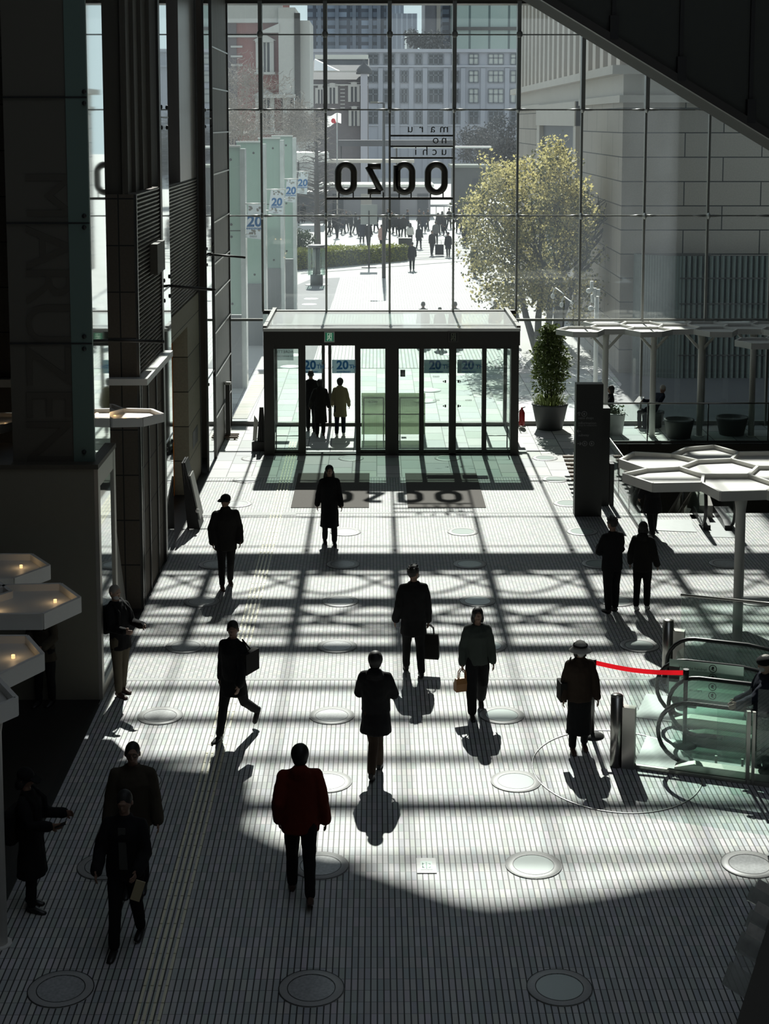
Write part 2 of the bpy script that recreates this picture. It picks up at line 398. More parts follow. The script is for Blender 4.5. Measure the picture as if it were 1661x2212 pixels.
b.prism([p-Vector((0,0,4.2)) for p in PIT], (0,0,-.1)); struct(b, 'wall_pit', mat('pit_wall', (.10,.10,.09), .7), 'walls under the two escalators')
# joint strips across the floor
for i, (yy, w) in enumerate(((1467, .045), (1108, .05), (1031, .05))):
    g = G(812, yy); b = MB().box(XL, VX0 if yy < 1250 else XR, g.y-w, g.y+w, 0.0, 0.004); struct(b, 'trim_%d' % (i+1), mat('joint_strip', (0.40,0.41,0.40), 0.7))
b = MB().box(XL-.10, XL+.02, 4, 22, 0, .006); struct(b, 'baseboard_left', M['black'])
f = MB()
quad(-14,XR,FY,Y3,0); quad(-60,120,Y3,420,1); quad(-60,-14,FY,Y3,1); quad(XR,120,FY,Y3,0)
struct(f, 'ground', [M['floor_slabs'], M['plaza_paving']], 'sunlit paved plaza outside the glass front')
# plaza fields outside
a = [G(712,796),G(1085,796),G(1020,575),G(735,607)]
pf = MB().add([Vector((p.x,p.y,.012)) for p in (G(672,796), G(1145,796), G(1010,573), G(735,600))], [(0,1,2,3)]); struct(pf, 'plaza_striped_paving', M['plaza_stripes'], 'striped pale paving field beyond the doors')
pf = MB().add([Vector((p.x,p.y,.014)) for p in (G(585,796), G(672,796), G(735,600), G(672,603), G(632,620))], [(0,1,2,3,4)]); struct(pf, 'plaza_grey_paving', M['grey_paving'], 'grey paving beside the glass screens')
pf = MB().add([Vector((p.x,p.y,.014)) for p in (G(500,905), G(534,905), G(588,802), G(560,802))], [(0,1,2,3)]); struct(pf, 'plaza_tile_strip', tile_mat('strip_tiles', (0.28,0.26,0.21), (0.5,0.5,0.46), 3, 0.42, 0.0, 0.12, 0.1), 'brown tile strip along the left side of the entrance')
pf = MB().add([(7.0,FY+.1,.012),(40,FY+.1,.012),(40,58,.012),(8.4,58,.012),(8.2,50,.012),(7.4,47,.012)], [(0,1,2,3,4,5)]); struct(pf, 'plaza_painted_shade', mat('shade_paving', (.075,.078,.082), .6, var=.15, scale=1.2), 'paving darkened with painted shade in front of the stone building')  # shade of the stone building painted as a dark sheet on the ground
# lower level beneath the opening
b = MB()
b.box(VX0-.3,VX1,VY0-1.0,VY1+.3,-5.2,-5.0,1)
b.box(VX0-.3,VX0,VY0,VY1,-5,-.02,0); b.box(VX0-.3,VX1,VY1,VY1+.3,-5,-.02,0); b.box(VX1,VX1+.3,VY0,VY1,-5,-.02,0); b.box(VX0-.3,VX1,VY0-.3,VY0,-5,-.02,0)
struct(b, 'wall_lower', [stone_mat('void_wall', (0.10,0.09,0.065), 2.5, 6, joint=(0.04,0.035,0.03), offset=0), M['dark_floor']], 'walls of the lower floor below the opening')
# the hall's shell: side walls, back, ceiling, and an added upper wall whose curved edge bounds the sun patch
b = MB(); b.box(-12.3,-12,2,FY,0,26); struct(b, 'wall_left', M['ceiling_dark'])
b = MB(); b.box(XR,XR+.3,2,FY,0,26); struct(b, 'wall_right', M['ceiling_dark'])
b = MB(); b.box(-12.3,XR+.3,-4,-3.7,-1,26); b.box(-12.3,-12,-4,2,0,26); b.box(XR,XR+.3,-4,2,0,26); struct(b, 'wall_back', M['ceiling_dark'])
b = MB(); b.box(-12.3,XR+.3,23,FY+.4,26,26.3); b.box(-12.3,.8,-4,23,26,26.3); b.box(9.0,XR+.3,-4,23,26,26.3); struct(b, 'ceiling', M['ceiling_dark'], 'hall ceiling with a roof light over the near end')
T = tan(R(SUN_EL))
def ZS(x, y):      # height on the glass front that throws its shadow at floor pixel x, y
    g = G(x, y); return (g.x, (FY-g.y)*T)
edge = [(-12,19.7)] + [ZS(*p) for p in ((150,1638),(300,1648),(448,1662),(449,1662),(545,1685),(545,1740),(538,1790),(600,1820),(700,1850),(800,1880),(900,1915),(980,1942),(1050,1955),(1130,1950),(1220,1940),(1320,1925),(1400,1908),(1500,1900),(1661,1897))] + [(XR+.3, 23.2)]
b = MB(); poly = [(x, FY+.15, z) for x, z in edge]
for (x0,_,z0),(x1,_,z1) in zip(poly[:-1], poly[1:]):
    if x1-x0 > 1e-3: b.prism([(x0,FY-.02,z0),(x1,FY-.02,z1),(x1,FY-.02,26.2),(x0,FY-.02,26.2)], (0,.06,0))
struct(b, 'wall_front_blocker', M['ceiling_dark'], 'unseen wall added above the glass front, its curved edge shaping the sun patch')  # unseen sun blocker, lower edge traced from the lit patch on the floor

# ---- glass front
MX = [AT(x, 672, FY).x for x in (568.7,705.4,841.5,978,1113.9,1250,1386,1522,1658)]
MX = [MX[0]-1.17] + MX + [MX[-1]+1.82*k for k in (1,2,3)]
XF0, XF1 = AT(484, 600, FY).x, XR
zt = lambda y: AT(842, y, FY).z
ZT = [zt(75), zt(237), zt(466)]
Zdoor = zt(672)
g = MB()
def pane(x0,x1,z0,z1): g.box(x0,x1,FY-.01,FY+.01,z0,z1)
VL, VR = AT(568,672,FY).x, AT(1114,672,FY).x
pane(XF0, VL, 0, 20); pane(VL, VR, Zdoor, 24); pane(VR, XF1, 0, 24)
fg = g.build('window_1', M['facade_glass']); fg['kind'] = 'structure'; fg['label'] = 'tall glass front of the hall'
m = MB()
for i, x in enumerate(MX):
    if i == 0: continue
    lo = Zdoor if 1 <= i <= 5 else 0
    m.box(x-.055, x+.055, FY-.32, FY-.02, ZT[1], 13); m.box(x-.03, x+.03, FY-.12, FY-.02, 13, 24); m.box(x-.03, x+.03, FY-.14, FY-.02, lo, ZT[1])
    m.ball((x, FY-.34, ZT[0]), .09, .06, .11); 
    for z in ZT[1:]:
        m.ball((x, FY-.2, z), .05, .16, .10)
m.build('window_mullions', M['mullion'], fg)
m = MB()
for z in ZT:
    m.box(XF0, XF1, FY-.05, FY-.015, z-.018, z+.018)
for i, x in enumerate(MX):
    for z in ZT[1:]:
        for s in (-1, 1): m.tube([(x+s*.06,FY-.06,z),(x+s*.2,FY-.06,z),(x+s*.42,FY-.05,z)], [.035,.035,.012], 8)
m.box(XF0, VL, FY-.08, FY-.02, AT(525,690,FY).z-.04, AT(525,690,FY).z+.03)
m.box(VR, XF1, FY-.08, FY-.02, AT(1200,690,FY).z-.04, AT(1200,690,FY).z+.03)
m.box(XF0, VL, FY-.05, FY+.05, 0, .12); m.box(VR, XF1, FY-.05, FY+.05, 0, .12)
m.build('window_transoms', M['mullion'], fg)
m = MB(); m.box(XF0, XF1, FY-.25, FY+.45, zt(9), zt(-32)); m.box(XF0,XF1,FY-.35,FY-.25,zt(3),zt(-6))
m.build('window_head_beam', M['frame_metal'], fg)
# unseen curved girder and bars above the beam, shaped to throw the floor pattern
def zy(y): return ZS(842, y)[1]
m = MB(); per = 1.82*2
x0 = XF0
for k, (yc, amp, ph, r) in enumerate(((1262,.62,0,.05),(1262,.62,pi,.05),(1340,.55,0.5*pi,.06),(1340,.55,1.5*pi,.06),(1225,.22,.3*pi,.03),(1225,.22,1.3*pi,.03))):
    pts = [(x, FY+.1+.02*k, zy(yc)+amp*sin(2*pi*x/per+ph)) for x in [x0+j*.15 for j in range(int((XR-x0)/.15)+1)]]
    m.tube(pts, r, 8)
for yb, th in ((1235,.05),(1246,.04),(1304,.32),(1334,.07),(1352,.10),(1377,.10),(1408,.34)):
    z = zy(yb); m.box(XF0, XF1, FY+.05, FY+.2, z-th/2, z+th/2)
for yb, th in ((1492,.10),(1562,.16),(1648,.12),(1752,.26),(1868,.05)):
    z = zy(yb); m.box(XF0, XF1, FY+.05, FY+.2, z-th/2, z+th/2)
for i, x in enumerate(MX[1:]): m.box(x-.11, x+.11, FY+.05, FY+.15, zy(1222), zy(1408))
m.build('shadow_girder', M['frame_metal'], fg)
# ================================================================ VESTIBULE
def px(x, Y, y=980): return AT(x, y, Y).x
def pz(y, Y, x=842): return AT(x, y, Y).z
v = thing('entrance_vestibule', 'dark-framed glass entrance vestibule with two door openings at the foot of the glass front', 'entrance', (px(842,DY), DY, 0))
ZH0, ZH1 = pz(745,DY), pz(712,DY)
fr = MB()
X0, X1 = px(572,DY), px(1120,DY)
fr.box(X0,X1,DY-.12,DY+.12,ZH0,ZH1-.02)
fr.build('header', M['frame_dark'], v)
def post(a, b, d=.12, z1=None, Y=DY, nm='post', m='frame_dark'):
    MB().box(px(a,Y), px(b,Y), Y-d, Y+d, 0, z1 or ZH0).build(nm, M[m], v)
post(572,594); post(1101,1118); post(832,861); post(646,661,.08); post(769,779,.08); post(905,915,.08); post(969,984,.10); post(1040,1049,.08)
th = MB(); th.box(X0,X1,DY-.1,DY+.1,0,.05); th.build('threshold', M['steel_dark'], v)
rb = MB()
for (a,b_) in ((594,646),(779,832),(861,905),(915,969),(984,1040),(1049,1101)):
    rb.box(px(a,DY),px(b_,DY),DY-.03,DY+.03,.05,.13); rb.box(px(a,DY),px(b_,DY),DY-.03,DY+.03,ZH0-.1,ZH0)
rb.build('rail', M['frame_dark'], v)
for (a,b_,nm) in ((594,646,'side_panel'),(779,832,'sliding_door'),(861,905,'side_panel'),(915,969,'sliding_door'),(984,1040,'sliding_door'),(1049,1101,'side_panel')):
    MB().box(px(a,DY),px(b_,DY),DY-.008,DY+.008,.13,ZH0-.1).build(nm, M['door_glass'], v)
# back plane (outer doors)
BY = FY
zb0, zb1 = pz(700,BY), Zdoor
fr = MB(); fr.box(VL,VR,BY-.1,BY+.1,zb1-.07,zb1+.03); fr.box(VL,VR,BY-.06,BY+.06,2.75,2.95); fr.build('outer_header', M['frame_dark'], v)
for a in (594, 655, 699, 713, 770, 842, 912, 975, 1043, 1100):
    w = .045 if a not in (842,) else .12
    MB().box(px(a,BY,915)-w, px(a,BY,915)+w, BY-.05, BY+.05, 0, 2.8).build('post', M['frame_dark'], v)
th = MB(); th.box(VL,VR,BY-.12,BY+.12,0,.09); th.build('threshold', M['frame_dark'], v)
gp = MB(); gp.box(VL,VR,BY-.01,BY+.01,2.95,zb1-.07); gp.box(px(594,BY),px(700,BY),BY-.01,BY+.01,.09,2.75); gp.box(px(713,BY),px(1100,BY),BY-.01,BY+.01,.09,2.75)
gp.build('outer_glass', M['door_glass'], v)
# side walls and roof
zr0 = ZH1
sw = MB()
for x in (X0+.03, X1-.03): sw.box(x-.01,x+.01,DY+.12,BY,.05,zr0-.03)
sw.build('side_glass', M['door_glass'], v)
se = MB()
for x in (X0+.03, X1-.03):
    se.box(x-.05,x+.05,DY,BY,zr0-.04,zr0+.10); se.box(x-.06,x+.06,BY-.1,BY+.06,0,Zdoor+.1); se.box(x-.04,x+.04,DY+2,DY+2.07,0,zr0); se.box(x-.04,x+.04,DY,BY,0,.08)
se.build('side_frame', M['frame_dark'], v)
MB().add([(X0+.05,DY-.06,zr0),(X1-.05,DY-.06,zr0),(X1-.05,BY-.03,zr0),(X0+.05,BY-.03,zr0)],[(0,1,2,3)]).build('roof_panel', M['roof_glass'], v)
rf = MB()
rf.box(X0-.1,X1+.1,BY-.22,BY-.05,Zdoor-.04,Zdoor+.0); rf.build('roof_flashing', M['frame_dark'], v)
re = MB(); re.box(X0,X1,DY-.14,DY-.10,zr0-.03,zr0+.05); re.build('roof_edge', M['white_metal'], v)
# wind screens inside with mirrored lettering
for a, b_ in ((781,833),(859,918)):
    Y = DY+1.9; x0, x1 = px(a,Y), px(b_,Y); z0, z1 = pz(938,Y), pz(849,Y)
    s = MB().box(x0,x1,Y-.02,Y+.02,z0,z1).build('wind_screen', M['screen_green'], v)
    q = MB(); q.bar((x0+.06,Y-.05,0),(x0+.06,Y-.05,z1-.12),.03); q.bar((x1-.06,Y-.05,0),(x1-.06,Y-.05,z1-.12),.03); q.bar((x0+.06,Y-.05,z1-.12),(x1-.06,Y-.05,z1-.12),.035); q.bar((x0,Y-.05,.72),(x1,Y-.05,.72),.03)
    q.build('guard_rail', M['steel'], s)
text_mb('oazo', .13, (px(806,DY+1.86), DY+1.86, pz(867,DY+1.86)), (-1,0,0), (0,0,1), .004).build('lettering', M['paper'], v)
for xc in (888,):
    p_ = AT(xc-18, 806, BY-.03); MB().box(p_.x-.07,p_.x+.07,BY-.05,BY-.02,p_.z-.1,p_.z+.1).build('notice', M['frame_dark'], v)
# handrail loops at the side panels
for a, b_ in ((597,646),(1049,1095)):
    q = MB(); x0, x1 = px(a,DY+.25), px(b_,DY+.25); q.tube([(x0,DY+.25,0),(x0,DY+.25,.80),(x1,DY+.25,.80),(x1,DY+.25,0)], .018, 8); q.tube([(x0,DY+.25,.45),(x1,DY+.25,.45)], .012, 6)
    q.build('guard_rail', M['steel_dark'], v)
# door stickers
for x in (942,1012):
    for y, t in ((813,'oazo'),(864,'oazo')):
        p_ = AT(x, y, DY-.012); text_mb(t, .09, p_, (-1,0,0), (0,0,1), .002).build('door_lettering', M['sign_grey'], v)
for x, s in ((962,-1),(990,1)):
    for y in (824, 877):
        p_ = AT(x, y, DY-.012); q = MB(); q.box(p_.x-.02,p_.x+.02,DY-.014,DY-.012,p_.z-.035,p_.z+.035)
        q.prism([(p_.x+s*.035,DY-.012,p_.z-.03),(p_.x+s*.035,DY-.012,p_.z+.03),(p_.x+s*.075,DY-.012,p_.z)],(0,-.002,0)); q.build('door_sticker', M['frame_dark'], v)
# AGRETTI-like notice top left (mirrored writing seen from behind)
p0, p1 = AT(598,750,BY-.03), AT(634,778,BY-.03)
nb = MB().box(p0.x,p1.x,BY-.05,BY-.04,p1.z,p0.z).build('hanging_notice', M['banner_white'], v)
text_mb('AGRETTI', .12, ((p0.x+p1.x)/2,BY-.055,p0.z-.13), (-1,0,0), (0,0,1), .004).build('lettering', M['sign_grey'], nb)
text_mb('THE BAKERY CAFE', .06, ((p0.x+p1.x)/2,BY-.055,p0.z-.26), (-1,0,0), (0,0,1), .004).build('lettering', M['sign_grey'], nb)
# 20TH banners on the outer doors
for i, (a, b_, t) in enumerate(((655,698,'left'),(717,769,''),(916,970,''),(988,1040,''))):
    q0, q1 = AT(a,777,DY+1.2), AT(b_,806,DY+1.2); Y = DY+1.2
    if i >= 2: Y = DY+.03; q0, q1 = AT(a,777,Y), AT(b_,806,Y)
    else: Y = BY-.07; q0, q1 = AT(a,777,Y), AT(b_,806,Y)
    lab = ['blue 20TH anniversary banner on the leftmost outer door pane, cropped by the frame','blue 20TH anniversary banner in the open doorway above the person in the beige coat','blue 20TH anniversary banner on the left leaf of the right-hand doors','blue 20TH anniversary banner on the right leaf of the right-hand doors'][i]
    bt = thing('door_banner', lab, 'banner', ((q0.x+q1.x)/2, Y, q1.z), group='anniversary banners on the doors')
    MB().box(q0.x,q1.x,Y-.012,Y-.002,q1.z,q0.z).build('sheet', M['banner_grey'], bt)
    cx = (q0.x+q1.x)/2; zc = (q0.z+q1.z)/2; h = q0.z-q1.z; w = q1.x-q0.x
    sh = -.06 if i else -.16
    text_mb('20', h*.88, (cx+sh*w,Y-.014,zc+.08*h), (1,0,0), (0,0,1), .004, bold=.012).build('numerals', M['banner_blue'], bt)
    text_mb('TH', h*.42, (cx+sh*w+.30,Y-.014,zc-.03*h), (1,0,0), (0,0,1), .004, bold=.004).build('lettering', M['banner_blue'], bt)
    text_mb('ANNIVERSARY', h*.16, (cx+sh*w+.03,Y-.014,q1.z+.1*h), (1,0,0), (0,0,1), .004, bold=.003).build('lettering', M['banner_blue'], bt)
    dd = MB(); r5 = random.Random(i)
    for k in range(9):
        dx = r5.uniform(-.47,.47)*w; dz = r5.uniform(-.42,.42)*h
        if abs(dx-sh*w) > .23: dd.ball((cx+dx,Y-.014,zc+dz), r5.uniform(.008,.018), .003, None, 8)
    if dd.v: dd.build('dots', M['frame_dark'], bt)
# exit signs
def running_man(o, s, Y, mb, mi=0):
    def P(x, z): return (o.x+x*s, Y, o.z+z*s)
    mb.ball(P(.06,.34), .075*s, .01, .075*s, 10)
    for a, b_, w in (((.03,.24),(-.03,.0),.13),((-.03,.0),(.12,-.14),.09),((.12,-.14),(.06,-.36),.08),((-.03,.0),(-.10,-.18),.09),((-.10,-.18),(-.28,-.24),.08),((.02,.2),(.20,.12),.06),((.20,.12),(.26,.22),.05),((.0,.2),(-.18,.12),.06),((-.18,.12),(-.20,-.02),.05)):
        mb.bar(P(*a), P(*b_), .01, w*s, up=(1,0,0)) if False else mb.tube([P(*a),P(*b_)], w*s/2, 6)
for i, (x, y, lab) in enumerate(((711.5,728,'lit green exit sign with running figure, left one on the header'),(979,728,'unlit dark exit sign with running figure on the right of the header'))):
    p_ = AT(x, y, DY-.16); t = thing('exit_sign', lab, 'exit sign', (p_.x, DY-.12, p_.z-.14), group='exit signs on the vestibule header')
    MB().box(p_.x-.135,p_.x+.135,DY-.16,DY-.12,p_.z-.14,p_.z+.14).build('frame', M['white_metal'] if i == 0 else M['frame_metal'], t)
    MB().box(p_.x-.105,p_.x+.105,DY-.168,DY-.16,p_.z-.11,p_.z+.11).build('panel', M['exit_green'] if i == 0 else M['black'], t)
    q = MB(); q.box(p_.x-.055,p_.x-.04,DY-.172,DY-.168,p_.z-.1,p_.z+.1); q.box(p_.x+.05,p_.x+.065,DY-.172,DY-.168,p_.z-.1,p_.z+.1); q.box(p_.x-.055,p_.x+.065,DY-.172,DY-.168,p_.z+.09,p_.z+.10)
    running_man(Vector((p_.x,0,p_.z-.01)), .24, DY-.172, q); q.build('figure', M['exit_white'] if i == 0 else mat('exit_dim', (.25,.27,.2), .6), t)

# ---- sign on the glass: oazo with three lines of small letters, seen from behind (mirrored)
s = thing('glass_front_sign', 'big mirrored shop-centre lettering oazo with three small lines, mounted on the glass front', 'sign', (px(842,FY,430), FY-.5, pz(427,FY)))
SY = FY-.45
def letter_path(kind, cx, z0, w, h, r):
    m_ = MB()
    def st(n=20): # stadium outline
        pts = []; rr = w/2
        for k in range(n+1): a = pi*k/n; pts.append((cx+rr*cos(a), SY, z0+h-rr+rr*sin(a)))
        for k in range(n+1): a = pi+pi*k/n; pts.append((cx+rr*cos(a), SY, z0+rr+rr*sin(a)))
        return pts
    if kind == 'o': m_.tube(st(), [(r*.9, r)]*42, 10, closed=True)
    if kind == 'a':
        m_.tube(st(), [(r*.9, r)]*42, 10, closed=True); m_.tube([(cx-w/2,SY,z0+h-.02),(cx-w/2,SY,z0+.02)], r, 10)
    if kind == 'z':
        m_.tube([(cx+w*.42,SY,z0+h*.97-.03),(cx-w*.42,SY,z0+h*.97-.03)], r*.85, 10); m_.tube([(cx-w*.42,SY,z0+h*.97-.03),(cx+w*.42,SY,z0+.02)], r*.85, 10); m_.tube([(cx+w*.42,SY,z0+.02),(cx-w*.42,SY,z0+.02)], r*.85, 10)
    return m_
zb = AT(842, 424, SY).z; zt_ = AT(842, 349, SY).z
for k, (xc, ww) in enumerate(((747,34),(808.5,34),(873.5,33),(942,36))):
    a_ = AT(xc-ww/2, 400, SY).x; b_ = AT(xc+ww/2, 400, SY).x
    letter_path('ozao'[k], (a_+b_)/2, zb+.12, b_-a_, zt_-zb-.20, .105).build('letter', mat('sign_brown', (0.045,0.04,0.032), 0.4, 0.2), s)
q = MB(); xa, xb = AT(705,427,SY).x, AT(978,427,SY).x
q.bar((xa,SY,zb-.06),(xb,SY,zb-.06),.07); 
for xc in (732,763,800,828,862,888,930,957): x = AT(xc,424,SY).x; q.bar((x,SY,zb-.05),(x,SY,zb+.12),.035)
xa = AT(843,300,SY).x
for y in (293,316,341): z = AT(842,y,SY).z; q.bar((xa,SY,z),(xb,SY,z),.05)
q.build('support_bars', M['frame_dark'], s)
for y, t, x1_, x0_ in ((281,'maru',969,882),(305,'no',969,937),(330,'uchi',969,894)):
    n_ = len(t)
    for k, ch in enumerate(t):
        xx = x1_-10 - k*((x1_-x0_-14)/max(1,n_-1)); p_ = AT(xx, y, SY)
        text_mb(ch, .34, p_+Vector((0,0,.04)), (-1,0,0), (0,0,1), .05).build('letter', M['frame_dark'], s)

# ================================================================ LEFT SIDE
XW = XL
def wallthing(name, label, cat, loc, group=None): return thing(name, label, cat, loc, group=group)
# white-cornered kiosk block with mirror window
bl = thing('kiosk_block', 'tall dark box kiosk with pale metal edge and a mirrored window on its side', 'kiosk', (-7, 22.2, 0))
By0, By1, Bz = 22.2, 23.7, 3.62
MB().box(-9.5,XW-.031,By0+.002,By1-.002,0,Bz-.051).build('body', M['block_wall'], bl)
q = MB(); q.box(-9.5,XW+.04,By0-.03,By1+.03,Bz-.05,Bz+.02); q.build('top_plate', M['dark_panel'], bl)
MB().box(XW-.03,XW+.03,By0,By0+.16,0,Bz-.05).box(XW-.03,XW+.03,By1-.16,By1,0,Bz-.05).box(XW-.03,XW+.026,By0+.16,By1-.16,Bz-.35,Bz-.05).box(XW-.03,XW+.026,By0+.16,By1-.16,0,.18).build('window_frame', mat('pale_metal', (.42,.40,.36), .4, .5), bl)
MB().box(XW-.025,XW,By0+.16,By1-.16,.18,Bz-.35).build('window', M['mirror'], bl)
MB().box(-9.5,-7.45,By0+.2,By0+.25,Bz,Bz+.3).build('cable_tray', M['black'], bl)
# glass shaft with rotated lettering standing on the block
sh = thing('lift_shaft', 'dark glazed shaft with green glass edge and faint sideways MARUZEN lettering on the kiosk block', 'shaft', (-5.6, 22.5, Bz+.02))
xg0, xg1 = AT(160,980,22.4).x, AT(205,985,22.4).x
xd0 = AT(28,980,22.4).x
MB().box(xd0, xg0, 22.4, 22.5, Bz+.02, 13).build('panel', mat('shaft_panel', (.11,.10,.08), .6), sh)
MB().box(xg0, xg1, 22.38, 22.46, Bz+.02, 13).build('edge_glass', M['greenish_glass'], sh)
MB().box(xg1-.02, xg1, 22.46, 23.72, Bz+.02, 13).build('side_glass', M['mirror'], sh)
for y in (210, 482, 742): z = AT(100,y,22.38).z; MB().box(xd0, xg1, 22.37, 22.40, z-.012, z+.012).build('joint', M['black'], sh)
q = MB()
for y in (198,223,467,492,728,755,978): p_ = AT(180,y,22.3); q.ball((p_.x,22.36,p_.z), .035,.03,.035, 10)
q.build('glass_bolt', M['black'], sh)
for k, ch in enumerate('MARUZEN'):
    yy = (422,535,615,700,790,872,955)[k]
    p_ = AT(100, yy, 22.39); text_mb(ch, .98, p_, (0,0,-1), (1,0,0), .01).build('letter', mat('shaft_letter', (.085,.076,.06), .8), sh)
# stone strip at the far left edge of the picture
b = thing('stone_pillar', 'dark granite pillar at the left edge beyond the lift shaft', 'pillar', (-8.2, 27, 0))
MB().box(-9.2,-6.1,27.3,28.3,0,14).build('shaft', M['brown_stone'], b)
MB().box(-9.3,-5.95,27.1,28.4,AT(10,835,27.2).z,AT(10,818,27.2).z).build('ledge', M['white_metal'], b)
# mirror glass strips of the shop fronts
def strip(y0, y1, x, z0, z1, nm, lab):
    q = thing('shop_window', lab, 'window', (x, (y0+y1)/2, z0), group='shop windows along the left wall')
    MB().box(x-.03,x,y0,y1,z0,z1).build('pane', M['mirror'], q)
    bb = MB()
    for yy in (y0+.12, y1-.12):
        for z in (2.2,5.2,5.6,8.6,9.0): bb.ball((x+.01,yy,z), .02,.04,.045, 8)
    bb.build('glass_bolt', M['black'], q)
    e = MB(); e.box(x-.04,x+.01,y0-.02,y0+.02,z0,z1)
    for z in (2.35,5.4,8.8): e.box(x-.01,x+.012,y0,y1,z-.015,z+.015)
    e.build('frame', M['steel_dark'], q)
YA0, YA1, YB0, YB1, YC0, YC1 = 26.5, 29.7, 32.0, 37.3, 38.9, FY-.05
strip(23.75, YA0, -4.76, 0, 14, 'w', 'mirror-like shop window strip between the kiosk block and the first pillar')
strip(YA1, 30.75, XW-.01, 0, 14, 'w', 'mirror-like shop window strip between the first and second pillars')
strip(YB1, YC0, XW-.01, 0, 14, 'w', 'mirror-like shop window strip between the second pillar and the stone pier')
# pillar A
A = thing('louvred_pillar', 'dark stone pillar with a white ledge and louvres, nearest the kiosk block', 'pillar', (-4.5, YA0, 0), group='louvred pillars')
zl = AT(300,420,YA0).z; zw0, zw1 = AT(300,832,YA0-.15).z, AT(300,818,YA0-.15).z
MB().box(-4.80,XW-.05,YA0,YA1,0,zl).build('body', M['brown_stone'], A)
MB().box(-4.90,XW-.22,YA0+.1,YA1,zl,14).build('upper_body', M['dark_panel'], A)
q = MB(); q.box(XW-.24,XW-.2,YA0,YA1,zl,14)
for yy in (YA0+.05, YA0+.9, YA0+1.8, YA1-.4): q.box(XW-.24,XW-.14,yy-.03,yy+.03,zl,14)
q.build('fin', M['dark_panel'], A)
def louvre(y0, y1, z0, z1, x, par, mt='louvre'):
    q = MB(); z = z0
    while z < z1: q.add([(x,y0,z),(x,y1,z),(x+.045,y1,z+.05),(x+.045,y0,z+.05),(x,y0,z+.055),(x,y1,z+.055)], [(0,1,2,3),(3,2,5,4)]); z += .075
    q.build('louvre', mat(mt, (.26,.24,.21), .4, .4), par)
louvre(YA0+.12, YA1-.3, zw1+.02, zl-.05, XW-.05, A)
MB().box(XW-.05,XW,YA0,YA0+.08,0,zl).box(XW-.05,XW,YA1-.2,YA1,0,14).build('trim', M['steel_dark'], A)
MB().box(-5.0,XW+.16,YA0-.18,YA1,zw0,zw1).build('ledge', M['white_metal'], A)
q = MB(); z0_ = 0
for yy in (YA0+.35, YA0+1.15, YA0+2.2): q.box(XW-.05,XW-.02,yy-.02,yy+.02,0,zw0)
q.build('trim', M['steel_dark'], A)
p_ = AT(338,522,YA0+2.4); MB().box(XW-.05,XW+.12,YA0+1.6,YA0+2.6,AT(330,588,YA0+2).z,AT(330,524,YA0+2).z).build('service_box', M['dark_panel'], A)
MB().box(XW-.06,XW+.0,YA0+.05,YA0+.1,.3,2.6).build('light_strip', M['steel'], A)
# pillar B
B = thing('louvred_pillar', 'olive stone pillar with an orange doorway edge and louvres above, second from the kiosk', 'pillar', (-4.6, YB0, 0), group='louvred pillars')
zo = AT(430,625,YB1).z; zd = 4.0; XBf = XW-.2
zo = AT(364,690,YB0).z
MB().box(-5.3,XBf,YB0,YB1,zd,zo).box(-5.3,XBf,34.9,YB1,0,zd).build('body', M['olive_stone'], B)
MB().box(-5.3,-4.73,34.84,34.895,0,zd).build('orange_lining', M['orange'], B)
zl2 = AT(364,402,YB0).z
MB().box(-5.3,XBf-.04,YB0,YB1,zo,zl2).build('louvre_back', M['dark_panel'], B)
louvre(YB0+.05, YB1-.1, zo+.03, zl2-.03, XBf-.04, B)
MB().box(-5.3,XBf-.4,YB0+.1,YB0+2.2,zl2,14).build('recess', M['black'], B)
MB().box(-5.3,XBf-.02,YB0+2.2,YB1,zl2,14).build('upper_panel', mat('satin_panel', (.35,.33,.31), .28, .7, var=.15, scale=2, stretch=(3,3,.2)), B)
MB().box(XBf-.02,XBf+.02,YB1-.12,YB1,0,14).build('trim', M['steel_dark'], B)
MB().box(XBf-.03,XBf+.005,35.6,36.6,.95,1.35).build('vent_slot', M['black'], B)
# pier C
Cc = thing('stone_pier', 'grey stone pier with pale joints where the left wall meets the glass front', 'pillar', (-4.4, 40.5, 0))
MB().box(-5.2,XW-.02,YC0,YC1,0,14).build('body', mat('pier_stone', (.16,.15,.135), .5, var=.35, scale=1.5, stretch=(3,3,.6)), Cc)
q = MB()
for y in (100,190,287,378,482,572,640,722,815,905): 
    z = AT(447,y,YC0).z; q.box(XW-.03,XW+.015,YC0,YC1,z-.018,z+.018)
q.build('joint', M['steel'], Cc)
q = MB(); q.box(XW-.05,XW+.03,YC0-.06,YC0,0,14); q.box(XW-.05,XW+.02,YC1-.05,YC1+.02,0,14); q.build('trim', M['steel_dark'], Cc)
# banner poles sticking out of the wall
for i, (x0_, y0_, x1_, y1_, Y, lab) in enumerate(((198,733,351,738,24.6,'dark horizontal banner pole in front of the first pillar'),(352,616,462,626,30.6,'dark horizontal banner pole in front of the second pillar'),(447,549,528,556,38.0,'dark horizontal banner pole beside the stone pier'))):
    a_, b_ = AT(x0_,y0_,Y), AT(x1_,y1_,Y); a_.x = min(a_.x, XW-.05) if i else -4.8
    t = thing('banner_pole', lab, 'pole', a_, group='banner poles on the left wall')
    MB().tube([a_,b_],.028,8).build('rod', M['frame_dark'], t); MB().tube([a_,a_+(b_-a_)*.12],.045,8).build('bracket', M['frame_dark'], t)
    MB().ball(b_,.034).build('end_cap', M['frame_dark'], t)

